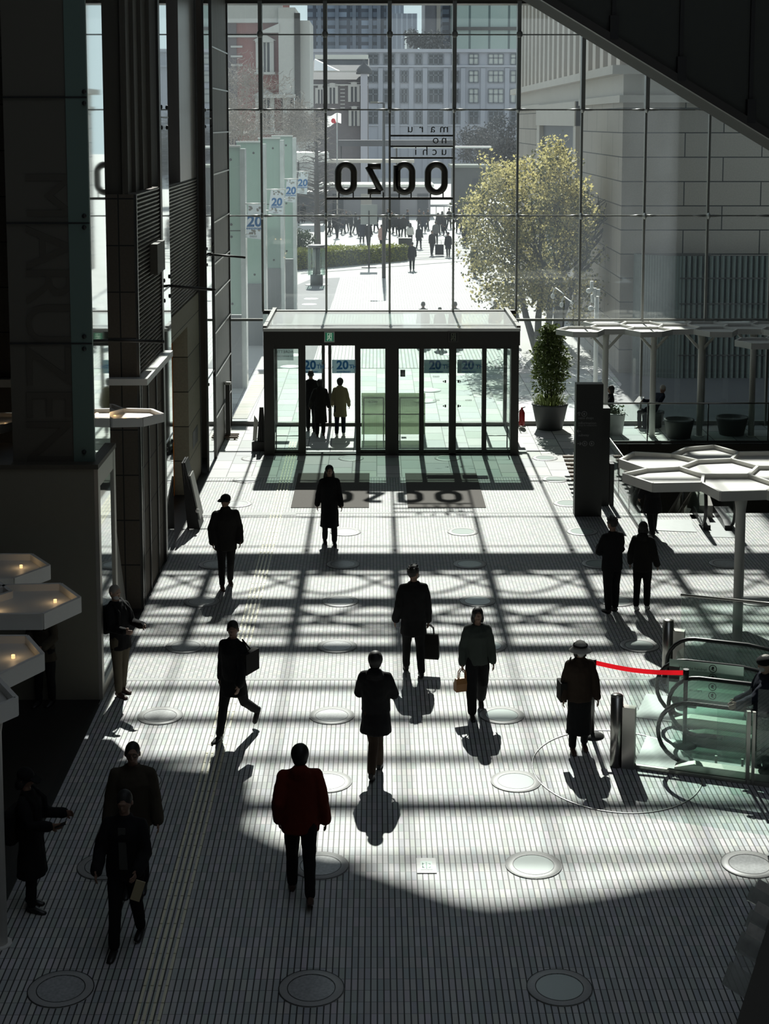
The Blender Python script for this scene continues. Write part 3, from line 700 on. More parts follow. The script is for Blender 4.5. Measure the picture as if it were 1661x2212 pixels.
# ================================================================ HEXAGON CANOPIES
def hexpts(cx, cy, r, z, rot=0): return [Vector((cx+r*cos(rot+pi/3*k), cy+r*sin(rot+pi/3*k), z)) for k in range(6)]
def canopy(label, cells, posts, r, z, loc, rot=0.0, h=.16, group='white honeycomb canopies', lamps=(), braces=False, irregular=.0, yf=1.0, panels=True, seed=1):
    """cells: list of (x, y) centres; every cell is a raised rim with a sunk panel"""
    t = thing('honeycomb_canopy', label, 'canopy', (loc[0], loc[1], 0), group=group)
    rim = MB(); r8 = random.Random(seed)
    jit = {}
    def J(p):
        k = (round(p.x*12), round(p.y*12))
        for kk in jit:
            if abs(kk[0]-k[0]) <= 1 and abs(kk[1]-k[1]) <= 1: return jit[kk]
        jit[k] = Vector((p.x+r8.uniform(-1,1)*irregular, p.y+r8.uniform(-1,1)*irregular, p.z)); return jit[k]
    for (cx, cy) in cells:
        P_ = [J(p) for p in hexpts(cx, cy, r, z, rot)]
        for a_, b_ in zip(P_, P_[1:]+P_[:1]): rim.bar(a_-Vector((0,0,h/2)), b_-Vector((0,0,h/2)), .05, h)
        c = sum(P_, Vector())/6; Q = [c+(p-c)*.97-Vector((0,0,h*.45)) for p in P_]
        if panels: MB().prism(Q, (0,0,-.02)).build('panel', M['canopy_panel'], t)
    rim.build('rim', M['canopy_white'], t)
    for (x, y) in posts:
        q = MB(); q.tube([(x,y,0),(x,y,z-.35),(x,y,z-h)], [.085,.085,.11], 14)
        q.tube([(x,y,0),(x,y,.02)], .13, 14); q.build('post', M['canopy_white'], t)
        if braces:
            q = MB()
            for sx_ in (-1, 1): q.tube([(x,y,z-.65),(x+sx_*.45,y,z-h)], .04, 8)
            q.build('brace', M['canopy_white'], t)
    for (x, y) in lamps:
        q = MB(); q.tube([(x,y,z-.05),(x,y,z-.10)], .022, 10); q.build('spot_lamp', M['lamp_warm'], t)
        li = bpy.data.lights.new('spot_lamp_light', 'POINT'); li.energy = .3; li.color = (1,.68,.36); li.shadow_soft_size = .03
        lo = bpy.data.objects.new('spot_lamp_light', li); COL.objects.link(lo); lo.location = Vector((x, y, z+.015))-Vector(t.location); lo.parent = t
    return t
s3 = sqrt(3)
r = .62
c0 = G(1590, 1040, 2.62)
def hexgrid(o, lst, r): return [(o[0]+1.5*r*a, o[1]+s3*r*(b+.5*(a % 2))) for a, b in lst]
CX = 6.05; PYc = G(1583,1392).y
canopy('large white honeycomb canopy on one post over the escalators, at the right edge', hexgrid((CX, PYc+.52), [(-1,0),(-1,1),(0,0),(0,1),(0,2),(1,-1),(1,0),(1,1),(2,0),(2,1),(2,2),(3,-1),(3,0),(3,1)], .66), [(CX, PYc)], .66, 2.66, (CX, PYc), irregular=.12, seed=3)
Yb = 41.6
xs = [AT(x, 940, Yb).x for x in (1305, 1408, 1510, 1622)]
cl = []
zc = AT(1300,708,Yb).z
for k in range(8): cl += [(AT(1252,708,Yb).x+k*.93, Yb+(.25 if k % 2 else -.27)), ]
for k in range(1,7): cl += [(AT(1252,708,Yb).x+k*.93, Yb+(.25 if k % 2 else -.27)+1.07)]
canopy('long white honeycomb canopy on four posts in front of the glass front', cl, [(x, Yb) for x in xs], .62, zc, (xs[0], Yb), h=.15, braces=True, irregular=.05, seed=5)
p_ = G(1640, 735, 3.0)
canopy('small white honeycomb canopy at the right edge above the stairs', [(p_.x,p_.y),(p_.x+.93,p_.y+.54),(p_.x+.93,p_.y-.54)], [], .62, 3.0, (p_.x, p_.y), irregular=.03, seed=6)
# left lower group, under warm spots
zc = 2.7
cells = []
for (x, y) in ((30,1235),(95,1290),(15,1320),(20,1420),(-40,1370),(-60,1280),(-90,1440)): g_ = G(x, y, zc); cells.append((g_.x, g_.y))
g_ = G(95,1290,zc)
cells = []
for (x, y) in ((168,1292),(103,1222),(92,1412)): g_ = G(x, y, zc); cells.append((g_.x-.66, g_.y))
cells += [(cells[0][0]-1.0, cells[0][1]+.3), (cells[2][0]-1.0, cells[2][1]+.6), (cells[1][0]-1.0, cells[1][1]+.4)]
lm = [(cells[0][0]+.35,cells[0][1]+.1),(cells[0][0]-.3,cells[0][1]-.25),(cells[2][0]+.3,cells[2][1]+.1),(cells[1][0]+.25,cells[1][1]+.2)]
canopy('dim honeycomb canopy with warm spots at the left edge, nearest the standing backpacker', cells, [(cells[4][0]-.2, cells[4][1])], .70, zc, cells[0], irregular=.05, lamps=lm, seed=8, h=.2)
g_ = G(28,1505,zc); g_.x -= .62
canopy('dim honeycomb canopy corner cut by the left edge, closest to the camera', hexgrid((g_.x, g_.y), [(0,0),(0,-1),(-1,0)], .66), [(AT(3,1640,g_.y).x-.05, g_.y-.1)], .66, zc, (g_.x, g_.y), irregular=.05, seed=9, h=.2)
zc = 3.95; g_ = G(285, 893, zc)
canopy('small pale honeycomb canopy with warm spots sticking out beside the kiosk block', hexgrid((g_.x, g_.y), [(0,0),(-1,0)], .5), [], .5, zc, (g_.x, g_.y), irregular=.04, lamps=[(g_.x-.1,g_.y-.1),(g_.x+.12,g_.y-.15),(g_.x-.3,g_.y+.1)], seed=10, h=.14)
g_ = G(-25, 905, zc)
canopy('dim honeycomb canopy with a warm spot cut by the left edge behind the lift shaft', hexgrid((g_.x, g_.y), [(0,0),(-1,0)], .6), [], .6, zc, (g_.x, g_.y), irregular=.04, lamps=[(g_.x+.3,g_.y-.1)], seed=11, h=.14)
# ================================================================ RIGHT SIDE
# wayfinding totem
g0, g1 = G(1241,1116), G(1299,1116)
t = thing('wayfinding_totem', 'tall black wayfinding slab with dim white pictograms and arrows beside the lower-floor opening', 'sign', ((g0.x+g1.x)/2, g0.y, 0))
ztp = AT(1270,830,g0.y).z
MB().box(g0.x,g1.x,g0.y,g0.y+.28,0,ztp).build('slab', mat('totem_black', (.010,.011,.010), .45), t)
yT = g0.y-.004; PT = lambda x, y: AT(x, y, yT)
for (x, y, s_) in ((1262,894,.055),(1278,958,.05),(1263,958,.05)): 
    q = MB(); p_ = PT(x, y); q.tube([p_+Vector((s_*cos(k*pi/8),0,s_*sin(k*pi/8))) for k in range(16)], .008, 5, closed=True); q.ball(p_, .018, .004, .025, 8); q.build('pictogram', M['sign_grey'], t)
for (x, y, d) in ((1251,894,'up'),(1251,931,'left'),(1251,958,'right')):
    q = MB(); p_ = PT(x, y); dx = {'up':(0,1),'left':(-1,0),'right':(1,0)}[d]
    a_ = p_-Vector((dx[0]*.04,0,dx[1]*.04)); b_ = p_+Vector((dx[0]*.05,0,dx[1]*.05)); q.tube([a_,b_],.008,5)
    for s_ in (-1,1): q.tube([b_, b_+Vector((-dx[0]*.04+dx[1]*s_*.035,0,-dx[1]*.04+dx[0]*s_*.035))],.008,5)
    q.build('arrow', M['sign_grey'], t)
q = MB(); text_mb('oazo shops', .075, PT(1249,903), (1,0,0), (0,0,1), .004, mb=q, align='LEFT')
text_mb('information', .085, PT(1249,914), (1,0,0), (0,0,1), .004, mb=q, align='LEFT')
text_mb('shops & restaurants', .05, PT(1249,919), (1,0,0), (0,0,1), .004, mb=q, align='LEFT')
text_mb('subway', .08, PT(1249,940), (1,0,0), (0,0,1), .004, mb=q, align='LEFT')
q.build('lettering', M['sign_grey'], t)
g0, g1 = G(1299,1100), G(1326,1100)
t = thing('information_cabinet', 'black cabinet standing behind the wayfinding slab, its upper part narrower', 'cabinet', ((g0.x+g1.x)/2, g0.y+.3, 0))
y_ = g0.y+.3
MB().box(AT(1299,900,y_).x,AT(1318,900,y_).x,y_,y_+.4,0,AT(1310,882,y_).z).build('tall_box', M['totem_black'] if 'totem_black' in M else M['black'], t)
MB().box(AT(1318,1000,y_).x,AT(1327,1000,y_).x,y_,y_+.4,0,AT(1310,1002,y_).z).build('low_box', M['black'], t)

# planter with bamboo-like bush
def leaves(mb, pts, size, r7, mi=0, n=1, droop=0.3):
    for p in pts:
        for _ in range(n):
            a = r7.uniform(0, 2*pi); e = r7.uniform(-1.0, .8)
            d = Vector((cos(a)*cos(e), sin(a)*cos(e), sin(e)-droop)).normalized(); s_ = size*r7.uniform(.6,1.3)
            w = d.cross(Vector((r7.uniform(-1,1), r7.uniform(-1,1), r7.uniform(-1,1)))).normalized()*s_*.28
            q = p + Vector((r7.gauss(0,size*.5), r7.gauss(0,size*.5), r7.gauss(0,size*.5)))
            o = len(mb.v); mb.v += [q, q+d*s_*.45+w, q+d*s_, q+d*s_*.45-w]; mb.f.append([o,o+1,o+2,o+3]); mb.m.append(mi); mb.sm.append(False)
def pot(t, x, y, r0, r1, h, m):
    MB().lathe((x,y,0), [(r0,0),(r1*.97,h-.06),(r1,h-.05),(r1,h),(r1-.06,h),(r1-.08,h-.08),(0,h-.08)], 32).build('pot', M[m], t)
g0 = G(1187, 926)
r7 = random.Random(21)
t = thing('potted_bush', 'tall leafy bush in a wide dark round pot beside the vestibule', 'plant', (g0.x, g0.y, 0))
pot(t, g0.x, g0.y, .36, .52, .74, 'pot_grey')
MB().lathe((g0.x,g0.y,.62), [(0,.02),(.46,.02)], 20, caps=False).build('soil', M['bark'], t)
st = MB(); pts = []
for k in range(16):
    a = r7.uniform(0,2*pi); rr = r7.uniform(.03,.2); tipr = r7.uniform(.05,.34)
    b_ = Vector((g0.x+rr*cos(a), g0.y+rr*sin(a), .65)); e = Vector((g0.x+tipr*cos(a), g0.y+tipr*sin(a), r7.uniform(2.3,2.95)))
    mid = (b_+e)/2+Vector((r7.uniform(-.06,.06),r7.uniform(-.06,.06),0)); st.tube([b_,mid,e],[.012,.01,.005],5,caps=False)
for k in range(4200):
    z = r7.uniform(1.05,2.95); w = .47*(1-((z-1.75)/1.5)**2) if z > 1.0 else .2; a = r7.uniform(0,2*pi); rr = w*sqrt(r7.random())
    if z < 1.45 and r7.random() < .5: continue
    pts.append(Vector((g0.x+rr*cos(a)*1.1, g0.y+rr*sin(a), z)))
st.build('stems', M['bark'], t)
lf = MB(); leaves(lf, pts, .11, r7); lf.build('foliage', M['leaf_green'], t)
lf = MB()
for k in range(260):
    a = r7.uniform(0,2*pi); rr = r7.uniform(.1,.45); b_ = Vector((g0.x+rr*cos(a), g0.y+rr*sin(a), .68)); d = Vector((cos(a)*r7.uniform(.05,.22), sin(a)*r7.uniform(.05,.22), r7.uniform(.12,.36)))
    w = Vector((-sin(a), cos(a), 0))*.014; lf.add([b_-w, b_+w, b_+d*.7+w+Vector((0,0,.04)), b_+d+Vector((0,0,-.01)), b_+d*.7-w+Vector((0,0,.04))], [(0,1,2,3,4)])
lf.build('undergrowth', mat('grass_blade', (.25,.30,.10), .6, trans=.3), t)
# fire extinguisher with stand
g0 = G(1127, 923)
t = thing('fire_extinguisher', 'red fire extinguisher on a thin metal stand beside the vestibule post', 'fire extinguisher', (g0.x, g0.y, 0))
MB().lathe((g0.x,g0.y,.06), [(.075,0),(.085,.02),(.085,.36),(.05,.44),(.03,.46),(.03,.52)], 16).build('cylinder', M['red_paint'], t)
q = MB(); q.tube([(g0.x,g0.y,.56),(g0.x+.09,g0.y-.02,.60)],.015,6); q.tube([(g0.x-.02,g0.y,.54),(g0.x-.11,g0.y,.42),(g0.x-.1,g0.y,.2)],.01,6); q.build('handle', M['black'], t)
q = MB(); q.tube([(g0.x-.1,g0.y+.06,0),(g0.x-.1,g0.y+.06,.84),(g0.x+.1,g0.y+.06,.84)],.012,6); q.tube([(g0.x-.12,g0.y+.06,.01),(g0.x+.12,g0.y+.06,.01)],.015,6); q.build('stand', M['steel_dark'], t)
# slatted bench
t = thing('slatted_bench', 'row of dark wooden slats of a low bench left of the wayfinding slab', 'bench', (5.1, 37.2, 0))
for k in range(7):
    yy = 985+k*8.2; p_ = G(1216+k*3.2, yy, .42); e_ = G(1250, yy, .42)
    MB().box(p_.x, 5.35, p_.y-.07, p_.y+.07, .38, .43).build('slat', M['wood'], t)
q = MB(); q.bar((5.25,G(1216,985,.4).y,.36),(5.25,G(1240,1034,.4).y,.36),.06)
for yy in (990,1010,1034): p_ = G(1232,yy,.4); q.bar((5.25,p_.y,0),(5.25,p_.y,.36),.05); q.bar((4.95,p_.y,0),(4.95,p_.y,.38),.04)
q.build('frame', M['frame_dark'], t)

# glass balustrades round the opening
def balustrade(label, pts, zt_=1.1, posts=True, name='glass_balustrade', group='glass balustrades', rail=True, pane='balustrade_glass', zb_=0.0, base=None):
    t = thing(name, label, 'balustrade', (pts[0][0], pts[0][1], 0), group=group)
    for a_, b_ in zip(pts[:-1], pts[1:]):
        a_ = Vector(a_); b_ = Vector(b_); L = (b_-a_).length; n = max(1, round(L/1.6))
        for k in range(n):
            p = a_.lerp(b_, (k+.01)/n); e = a_.lerp(b_, (k+.99)/n)
            q = MB(); q.prism([p+Vector((0,0,.06)), e+Vector((0,0,.06)), e+Vector((0,0,zt_-.04)), p+Vector((0,0,zt_-.04))], (b_-a_).normalized().cross(Vector((0,0,1)))*.012)
            q.build('glass_panel', M[pane], t)
            if posts and k: MB().bar(a_.lerp(b_, k/n)+Vector((0,0,zb_)), a_.lerp(b_, k/n)+Vector((0,0,zt_)), .03).build('post', M['steel_dark'], t)
        if rail: MB().tube([a_+Vector((0,0,zt_)), b_+Vector((0,0,zt_))], .022, 8).build('top_rail', M['steel'], t)
        q = MB(); q.bar(a_+Vector((0,0,.03)), b_+Vector((0,0,.03)), .05, .06); q.build('base_rail', M[base or 'steel_dark'], t)
    return t
balustrade('glass balustrade along the far edge of the lower-floor opening, in front of the seated man', [(VX0,VY1+.1,0),(XR,VY1+.1,0)])
balustrade('glass balustrade along the left side of the lower-floor opening beside the wayfinding slab', [(VX0-.1,VY1,0),(VX0-.1,VY0-1.6,0)])
t = thing('stair_handrails', 'pair of sloping steel handrails going down the steps behind the wayfinding slab', 'handrail', (6.2, 33.4, 0))
for x in (6.0, 7.1):
    q = MB(); q.tube([(x,VY0-.6,.95),(x,VY0,.95),(x,VY1-.6,-3.2)],.025,8); q.tube([(x,VY0-.6,.6),(x,VY0,.6),(x,VY1-.6,-3.5)],.018,8); q.build('rail', M['steel'], t)
    q = MB()
    for k in range(5): yy = VY0-.5+k*1.6; zz = -max(0,(yy-VY0))*.6; q.tube([(x,yy,zz),(x,yy,zz+.95)],.018,6)
    q.build('posts', M['steel_dark'], t)
# steps and escalator going down in the opening
t = thing('stair_flight', 'dark steps going down behind the glass balustrade', 'stairs', (6.6, VY0, -.2))
q = MB()
for k in range(24):
    y_ = VY0+k*.3; q.box(VX0,7.2,y_,y_+.3,-5,-.02-.17*(k+1)+.0)
q.build('steps', mat('step_stone', (.12,.115,.10), .7), t)
def escalator(label, p0, u, width, L=6.0, slope=-.577, deck='steel', flat=.9, newel_r=.42, zt_=.95, belt='rubber', group='escalators', inner='balustrade_glass', skirt='steel_dark'):
    """p0: near left corner of the newel line; u: travel direction on plan; two balustrades with rubber handrails"""
    u = Vector((u[0],u[1],0)).normalized(); n = Vector((u.y,-u.x,0)); p0 = Vector(p0)
    t = thing('escalator', label, 'escalator', p0, group=group)
    for s_ in (0, 1):
        o = p0 + n*(-width*s_)
        def P(a, z): return o + u*a + Vector((0,0,z))
        pts = []
        r_ = newel_r; zc_ = zt_-r_
        for k in range(13):
            a = -pi*.60 - (pi*.90)*k/12 ; a = -pi*.45 - pi*1.05*k/12
            pts.append(P(r_+r_*cos(a+0)*1.0, zc_+r_*sin(a)))
        pts = [P(r_+.35, .12)]+[P(r_*(1+cos(pi*1.5-pi*k/12)), zc_+r_*sin(pi*1.5-pi*k/12)) for k in range(13)]
        pts += [P(flat+.3, zt_), P(flat+.7, zt_-.05)]
        e = P(flat+.7+L, zt_-.05+slope*L); pts.append(e)
        MB().tube(pts, [(.030,.038)]*len(pts), 8).build('handrail', M[belt], t)
        gp = [P(r_*.75,.1), P(.12,zc_), P(.16,zt_-.22), P(r_,zt_-.03), P(flat+.7,zt_-.08), P(flat+.7+L,zt_-.08+slope*L), P(flat+.7+L,.1+slope*L), P(flat+.7,.1)]
        MB().prism(gp, n*.012).build('glass_side', M[inner], t)
        sk = [P(r_*.6,-.05), P(r_*.6,.10), P(r_*1.2,.16), P(flat+.7,.16), P(flat+.7+L,.16+slope*L), P(flat+.7+L,-.3+slope*L), P(flat+.7,-.3)]
        MB().prism(sk, n*(.16 if s_ == 0 else -.16)).build('skirt', M[deck], t)
    w = n*(-width)
    MB().prism([p0+u*(-.3)+Vector((0,0,.0)), p0+u*(flat+.3)+Vector((0,0,0)), p0+u*(flat+.3)+w, p0+u*(-.3)+w], (0,0,.008)).build('landing_plate', M['comb'] if 'comb' in M else M[deck], t)
    q = MB()
    for k in range(14):
        a = flat+.2+k*.38; z = -max(0,(k-.5))*.38*.577
        A_ = p0+u*a+n*(-.1)+Vector((0,0,z)); q.prism([A_, A_+u*.38, A_+u*.38+w*.85, A_+w*.85], (0,0,-.16))
    q.build('steps', mat('esc_step', (.10,.10,.10), .5, .6), t)
    return t
mat('comb', (.32,.335,.33), .35, .6, var=.1)
# near escalators (lower right)
q0 = G(1460,1640)+Vector((0,0,0)); d1 = G(1440,1512,.98)
escalator('nearer of the two down escalators at the lower right, with the capped man riding it', e1, u_, .98, L=5)
escalator('farther of the two down escalators at the lower right, behind the safety notice panel', e1+Vector((-u_.y*-0+.28, 1.62, 0)), u_, .98, L=5)
balustrade('low glass balustrade with steel base in front of the nearer escalator', [tuple(eA+u_*.12), tuple(eB+u_*.05)], 1.36, posts=False, rail=False, base='steel')
balustrade('glass balustrade section right of the first, cut by the picture edge', [tuple(eB+u_*.1), tuple(eB+u_*2.6)], 1.36, posts=False, rail=False, base='steel')
bk = G(1452,1474)
balustrade('glass balustrade behind the farther escalator', [tuple(bk+u_*.1), tuple(bk+u_*4.5)], 1.42, posts=False, rail=True, base='steel')
for (o_, lab) in ((eA, 'short steel end post at the front left of the escalator balustrade'), (Vector((bk.x-.05,bk.y,0)), 'short steel end post behind the red belt')):
    t = thing('balustrade_post', lab, 'post', o_, group='steel end posts of the escalator balustrades')
    MB().tube([o_-u_*.03, o_-u_*.03+Vector((0,0,.99))], .085, 20).build('round_post', M['steel'], t)
    MB().ball(o_-u_*.03+Vector((0,0,.99)), .085, .085, .03).build('cap', M['steel'], t)
    Rm = Matrix.Rotation(math.atan2(u_.y,u_.x),3,'Z'); MB().obox(o_+u_*.14+Vector((0,0,.43)), .17,.12,.86,Rm).build('flat_post', M['steel'], t)
t = thing('balustrade_post', 'slim steel post between the two front glass panels', 'post', eB, group='steel end posts of the escalator balustrades')
MB().bar(eB, eB+Vector((0,0,1.0)), .05).bar(eB+u_*.07, eB+u_*.07+Vector((0,0,1.0)), .04).build('flat_post', M['steel'], t)
# small glass guard and notice panel between the escalators
g0 = e1+u_*.75+nb_*.30
t = thing('glass_guard', 'small clear guard panel at the entry of the nearer escalator', 'guard', g0)
MB().prism([g0+Vector((0,0,.1)), g0+u_*1.25+Vector((0,0,.1)), g0+u_*1.25+Vector((0,0,.82)), g0+Vector((0,0,.82))], nb_*.01).build('glass_panel', M['clear_glass'], t)
q = MB(); q.bar(g0, g0+Vector((0,0,.14)), .03); q.bar(g0+u_*.35, g0+u_*.35+Vector((0,0,.14)), .03); q.build('bracket', M['steel'], t)
n0 = e1+Vector((.42,1.42,0)); 
t = thing('notice_panel', 'translucent green safety notice panel with round pictograms between the escalators', 'notice', n0)
nz0, nz1 = .45, 1.0
MB().prism([n0+Vector((0,0,nz0)), n0+u_*1.05+Vector((0,0,nz0)), n0+u_*1.05+Vector((0,0,nz1)), n0+Vector((0,0,nz1))], nb_*.01).build('panel', M['frosted_green'], t)
q = MB()
def NP(a, z): return n0 + u_*a + Vector((0,0,z)) - nb_*.012
for k, z in enumerate((.93,.80,.66,.53)):
    c_ = NP(.62, z); q.tube([c_+u_*(.052*cos(j*pi/8))+Vector((0,0,.052*sin(j*pi/8))) for j in range(16)], .006, 5, closed=True)
    q.ball(c_+Vector((0,0,.012)), .02, .006, .02, 8); q.bar(c_-u_*.02-Vector((0,0,.01)), c_+u_*.02-Vector((0,0,.022)), .01)
text_mb('Hold the handrail', .055, NP(.34,.9), u_, (0,0,1), .003, mb=q); text_mb('Please stand still', .05, NP(.34,.74), u_, (0,0,1), .003, mb=q); text_mb('No strollers', .055, NP(.34,.58), u_, (0,0,1), .003, mb=q)
q.build('lettering', M['black'], t)
q = MB(); 
for z in (.86,.72): q.prism([NP(.0,z-.05), NP(.15,z-.05), NP(.15,z+.04), NP(.0,z+.04)], -nb_*.003)
q.build('dark_fields', M['sign_dim'], t)
# stanchions and red belt
sa, sb = G(1279,1590), G(1478,1612)
def stanchion(o_, lab, h):
    t = thing('belt_stanchion', lab, 'stanchion', o_, group='belt barrier stanchions')
    MB().tube([o_+Vector((0,0,.02)), o_+Vector((0,0,h))], .03, 12).build('pole', M['steel_dark'], t)
    MB().lathe(o_, [(.17,0),(.17,.012),(.05,.035),(.03,.05)], 20).build('base', M['black'], t)
    MB().tube([o_+Vector((0,0,h-.12)), o_+Vector((0,0,h+.02))], .042, 12).build('belt_head', M['black'], t)
stanchion(sa, 'thin belt stanchion half hidden behind the woman in the bucket hat', 1.12); stanchion(sb, 'belt stanchion standing in front of the escalator handrails', 1.10)
a_ = sa+Vector((0,0,1.09)); b_ = sb+Vector((0,0,1.07)); pts = [a_.lerp(b_, k/12)-Vector((0,0,.05*sin(pi*k/12))) for k in range(13)]
q = MB(); q.add([p+Vector((0,0,.034)) for p in pts]+[p-Vector((0,0,.034)) for p in pts], [(k,k+1,k+14,k+13) for k in range(12)]); 
single(q, 'barrier_belt', M['red_belt'], 'bright red barrier belt stretched between the two stanchions', 'belt', loc=a_)
# far escalator at the opening (dark handrail loops, silver landing)
e0 = G(1528,1158)
mat('esc_dark', (.03,.03,.03), .4, .4)
escalator('far down escalator with black handrail loops at the edge of the lower-floor opening', (e0.x, e0.y+.2, 0), (.05,1), .0-.62, L=7, deck='esc_dark', newel_r=.5, zt_=1.08, flat=1.0, group='escalators')
p_ = [G(1412,1123), G(1490,1123), G(1505,1150), G(1405,1146)]
struct(MB().prism([Vector((p.x,p.y,.0)) for p in p_], (0,0,.01)), 'landing_plate_floor', M['comb'], 'steel landing plate by the far escalator')
p_ = [G(1405,1122), G(1500,1122), G(1500,1102,0), G(1405,1102,0)]
# silver side decks curving down
t = thing('escalator_deck', 'curved silver deck beside the far escalator', 'deck', (6.6+.2, VY0, 0))
for dx, w in ((0,.30),):
    x_ = AT(1500,1100,33.2).x
    q = MB(); pr = [(-.9,.30),(-.5,.46),(0,.50),(.4,.42),(1.2,.05),(4,-1.7)]
    for (y0_,z0_),(y1_,z1_) in zip(pr[:-1],pr[1:]): q.prism([(x_,33.6+y0_,z0_),(x_,33.6+y1_,z1_),(x_,33.6+y1_,z1_-.5),(x_,33.6+y0_,max(0,z0_-.5))],(w,0,0))
    q.build('deck', M['steel'], t)
# round tub planters and cube behind the balustrade
for (x, y, r_, h_, m_, lab, bush) in ((1327,938,.30,.62,'pot_white','white round tub with a small shrub behind the glass balustrade', True),(1466,945,.42,.52,'pot_grey','dark round tub seat right of the seated man', False),(1580,938,.45,.5,'pot_grey','dark round tub near the fourth canopy post', False)):
    g0 = G(x, y); t = thing('round_tub', lab, 'tub', g0, group='round tubs behind the glass balustrade'); pot(t, g0.x, g0.y, r_*.75, r_, h_, m_)
    if bush:
        lf = MB(); leaves(lf, [Vector((g0.x+r7.gauss(0,.12), g0.y+r7.gauss(0,.12), h_+r7.uniform(-.05,.16))) for _ in range(220)], .09, r7); lf.build('foliage', M['leaf_dark'], t)
# escalator soffit crossing the top right corner
a_, b_ = AT(1176,-8,19.5), AT(1700,312,19.5)
d_ = (b_-a_).normalized(); a0 = a_-d_*4; b0 = b_+d_*5; up_ = Vector((-d_.z,0,d_.x))
t = thing('upper_escalator', 'dark underside of an escalator sloping down across the top right corner', 'escalator', b0)
MB().prism([a0, b0, b0+up_*4.2, a0+up_*4.2], (0,1.6,0)).build('soffit', mat('soffit_panel', (.04,.042,.034), .7, var=.1), t)
q = MB(); q.bar(a0+Vector((0,-.05,0))-up_*.02, b0+Vector((0,-.05,0))-up_*.02, .12, .10); q.build('edge_tube', M['frame_dark'], t)
q = MB()
for x in (1325,1472,1625,1780):
    k = (AT(x,100,19.45).x-a_.x)/d_.x; p_ = a_+d_*k; q.bar(p_+Vector((0,-.03,.05)), p_+Vector((0,-.03,4.2)), .05); q.bar(p_+Vector((0,-.06,-.02)), p_+Vector((0,-.06,.28)), .11)
q.build('bracket', M['black'], t)
# leaflet stand at the lower right, seen from above, with a dark counter
g0 = G(1590, 2120, .9)
t = thing('display_counter', 'dark brown counter cut by the lower right corner', 'counter', (G(1640,2200).x+.6, G(1640,2200).y, 0))
cA, cB = G(1662,1985,1.05), G(1590,2212,1.05)
MB().prism([cA, cB, cB+(cB-cA)*.6, cB+(cB-cA)*.6+Vector((2.5,0,0)), cA+Vector((2.5,0,0))], (0,0,-1.05)).build('body', mat('counter_brown', (.035,.028,.022), .6), t)
g0 = G(1650, 1900, 1.0)
t = thing('leaflet_stand', 'acrylic leaflet stand with clear pockets beside the dark counter, lower right', 'rack', (g0.x+.2, g0.y, 0))
for k, (x, y, w, h, m_) in enumerate(((1652,1935,.30,.24,'paper'),(1645,1985,.24,.28,'clear_glass'),(1628,2035,.26,.30,'clear_glass'),(1606,2105,.30,.34,'clear_glass'))):
    p_ = G(x, y, 1.0-.06*k); Rm = Matrix.Rotation(R(-58),3,'Z') @ Matrix.Rotation(R(-28),3,'X')
    q = MB(); q.obox(p_, w, .008, h, Rm); q.obox(p_+Rm@Vector((0,-.05,-h*.18)), w, .006, h*.62, Rm); q.obox(p_+Rm@Vector((0,-.025,-h/2)), w, .055, .006, Rm); q.obox(p_+Rm@Vector((-w/2,-.025,-h*.18)), .006, .055, h*.62, Rm); q.obox(p_+Rm@Vector((w/2,-.025,-h*.18)), .006, .055, h*.62, Rm)
    q.build('pocket', M['acrylic'] if 'acrylic' in M else glass('acrylic', (.80,.82,.80), dirt=.22, dirtcol=(.95,.95,.93), front=.9), t)
    if k < 3:
        q = MB(); q.obox(p_+Rm@Vector((0,-.02,.01)), w*.8, .01, h*.9, Rm); q.build('leaflets', mat('leaflet_grey', (.60,.58,.53), .7, var=.4, scale=12), t)
q = MB(); e_ = G(1655,1950,1.0); q.bar((e_.x+.12,e_.y,0),(e_.x+.12,e_.y,1.0),.04); q.bar(e_+Vector((.1,0,0)), G(1612,2110,.8)+Vector((.1,0,0)), .03); q.bar((e_.x,e_.y-.2,.02),(e_.x+.3,e_.y+.2,.02),.05); q.build('frame', M['frame_dark'], t)
# thing at right edge: display box
g0 = G(1652,1878,1.1); t = thing('stand_display', 'dark framed display tray at the right edge above the leaflet stand', 'display', (g0.x+.25,g0.y,0))
MB().obox(g0+Vector((.26,0,0)), .36,.02,.30, Matrix.Rotation(R(-60),3,'X')).build('screen', M['black_gloss'], t)
MB().obox(g0+Vector((.26,-.01,-.01)), .40,.02,.34, Matrix.Rotation(R(-60),3,'X')).build('frame', M['steel_dark'], t)
MB().bar((g0.x+.25,g0.y+.05,0),(g0.x+.25,g0.y+.05,1.05),.06).build('leg', M['frame_dark'], t)
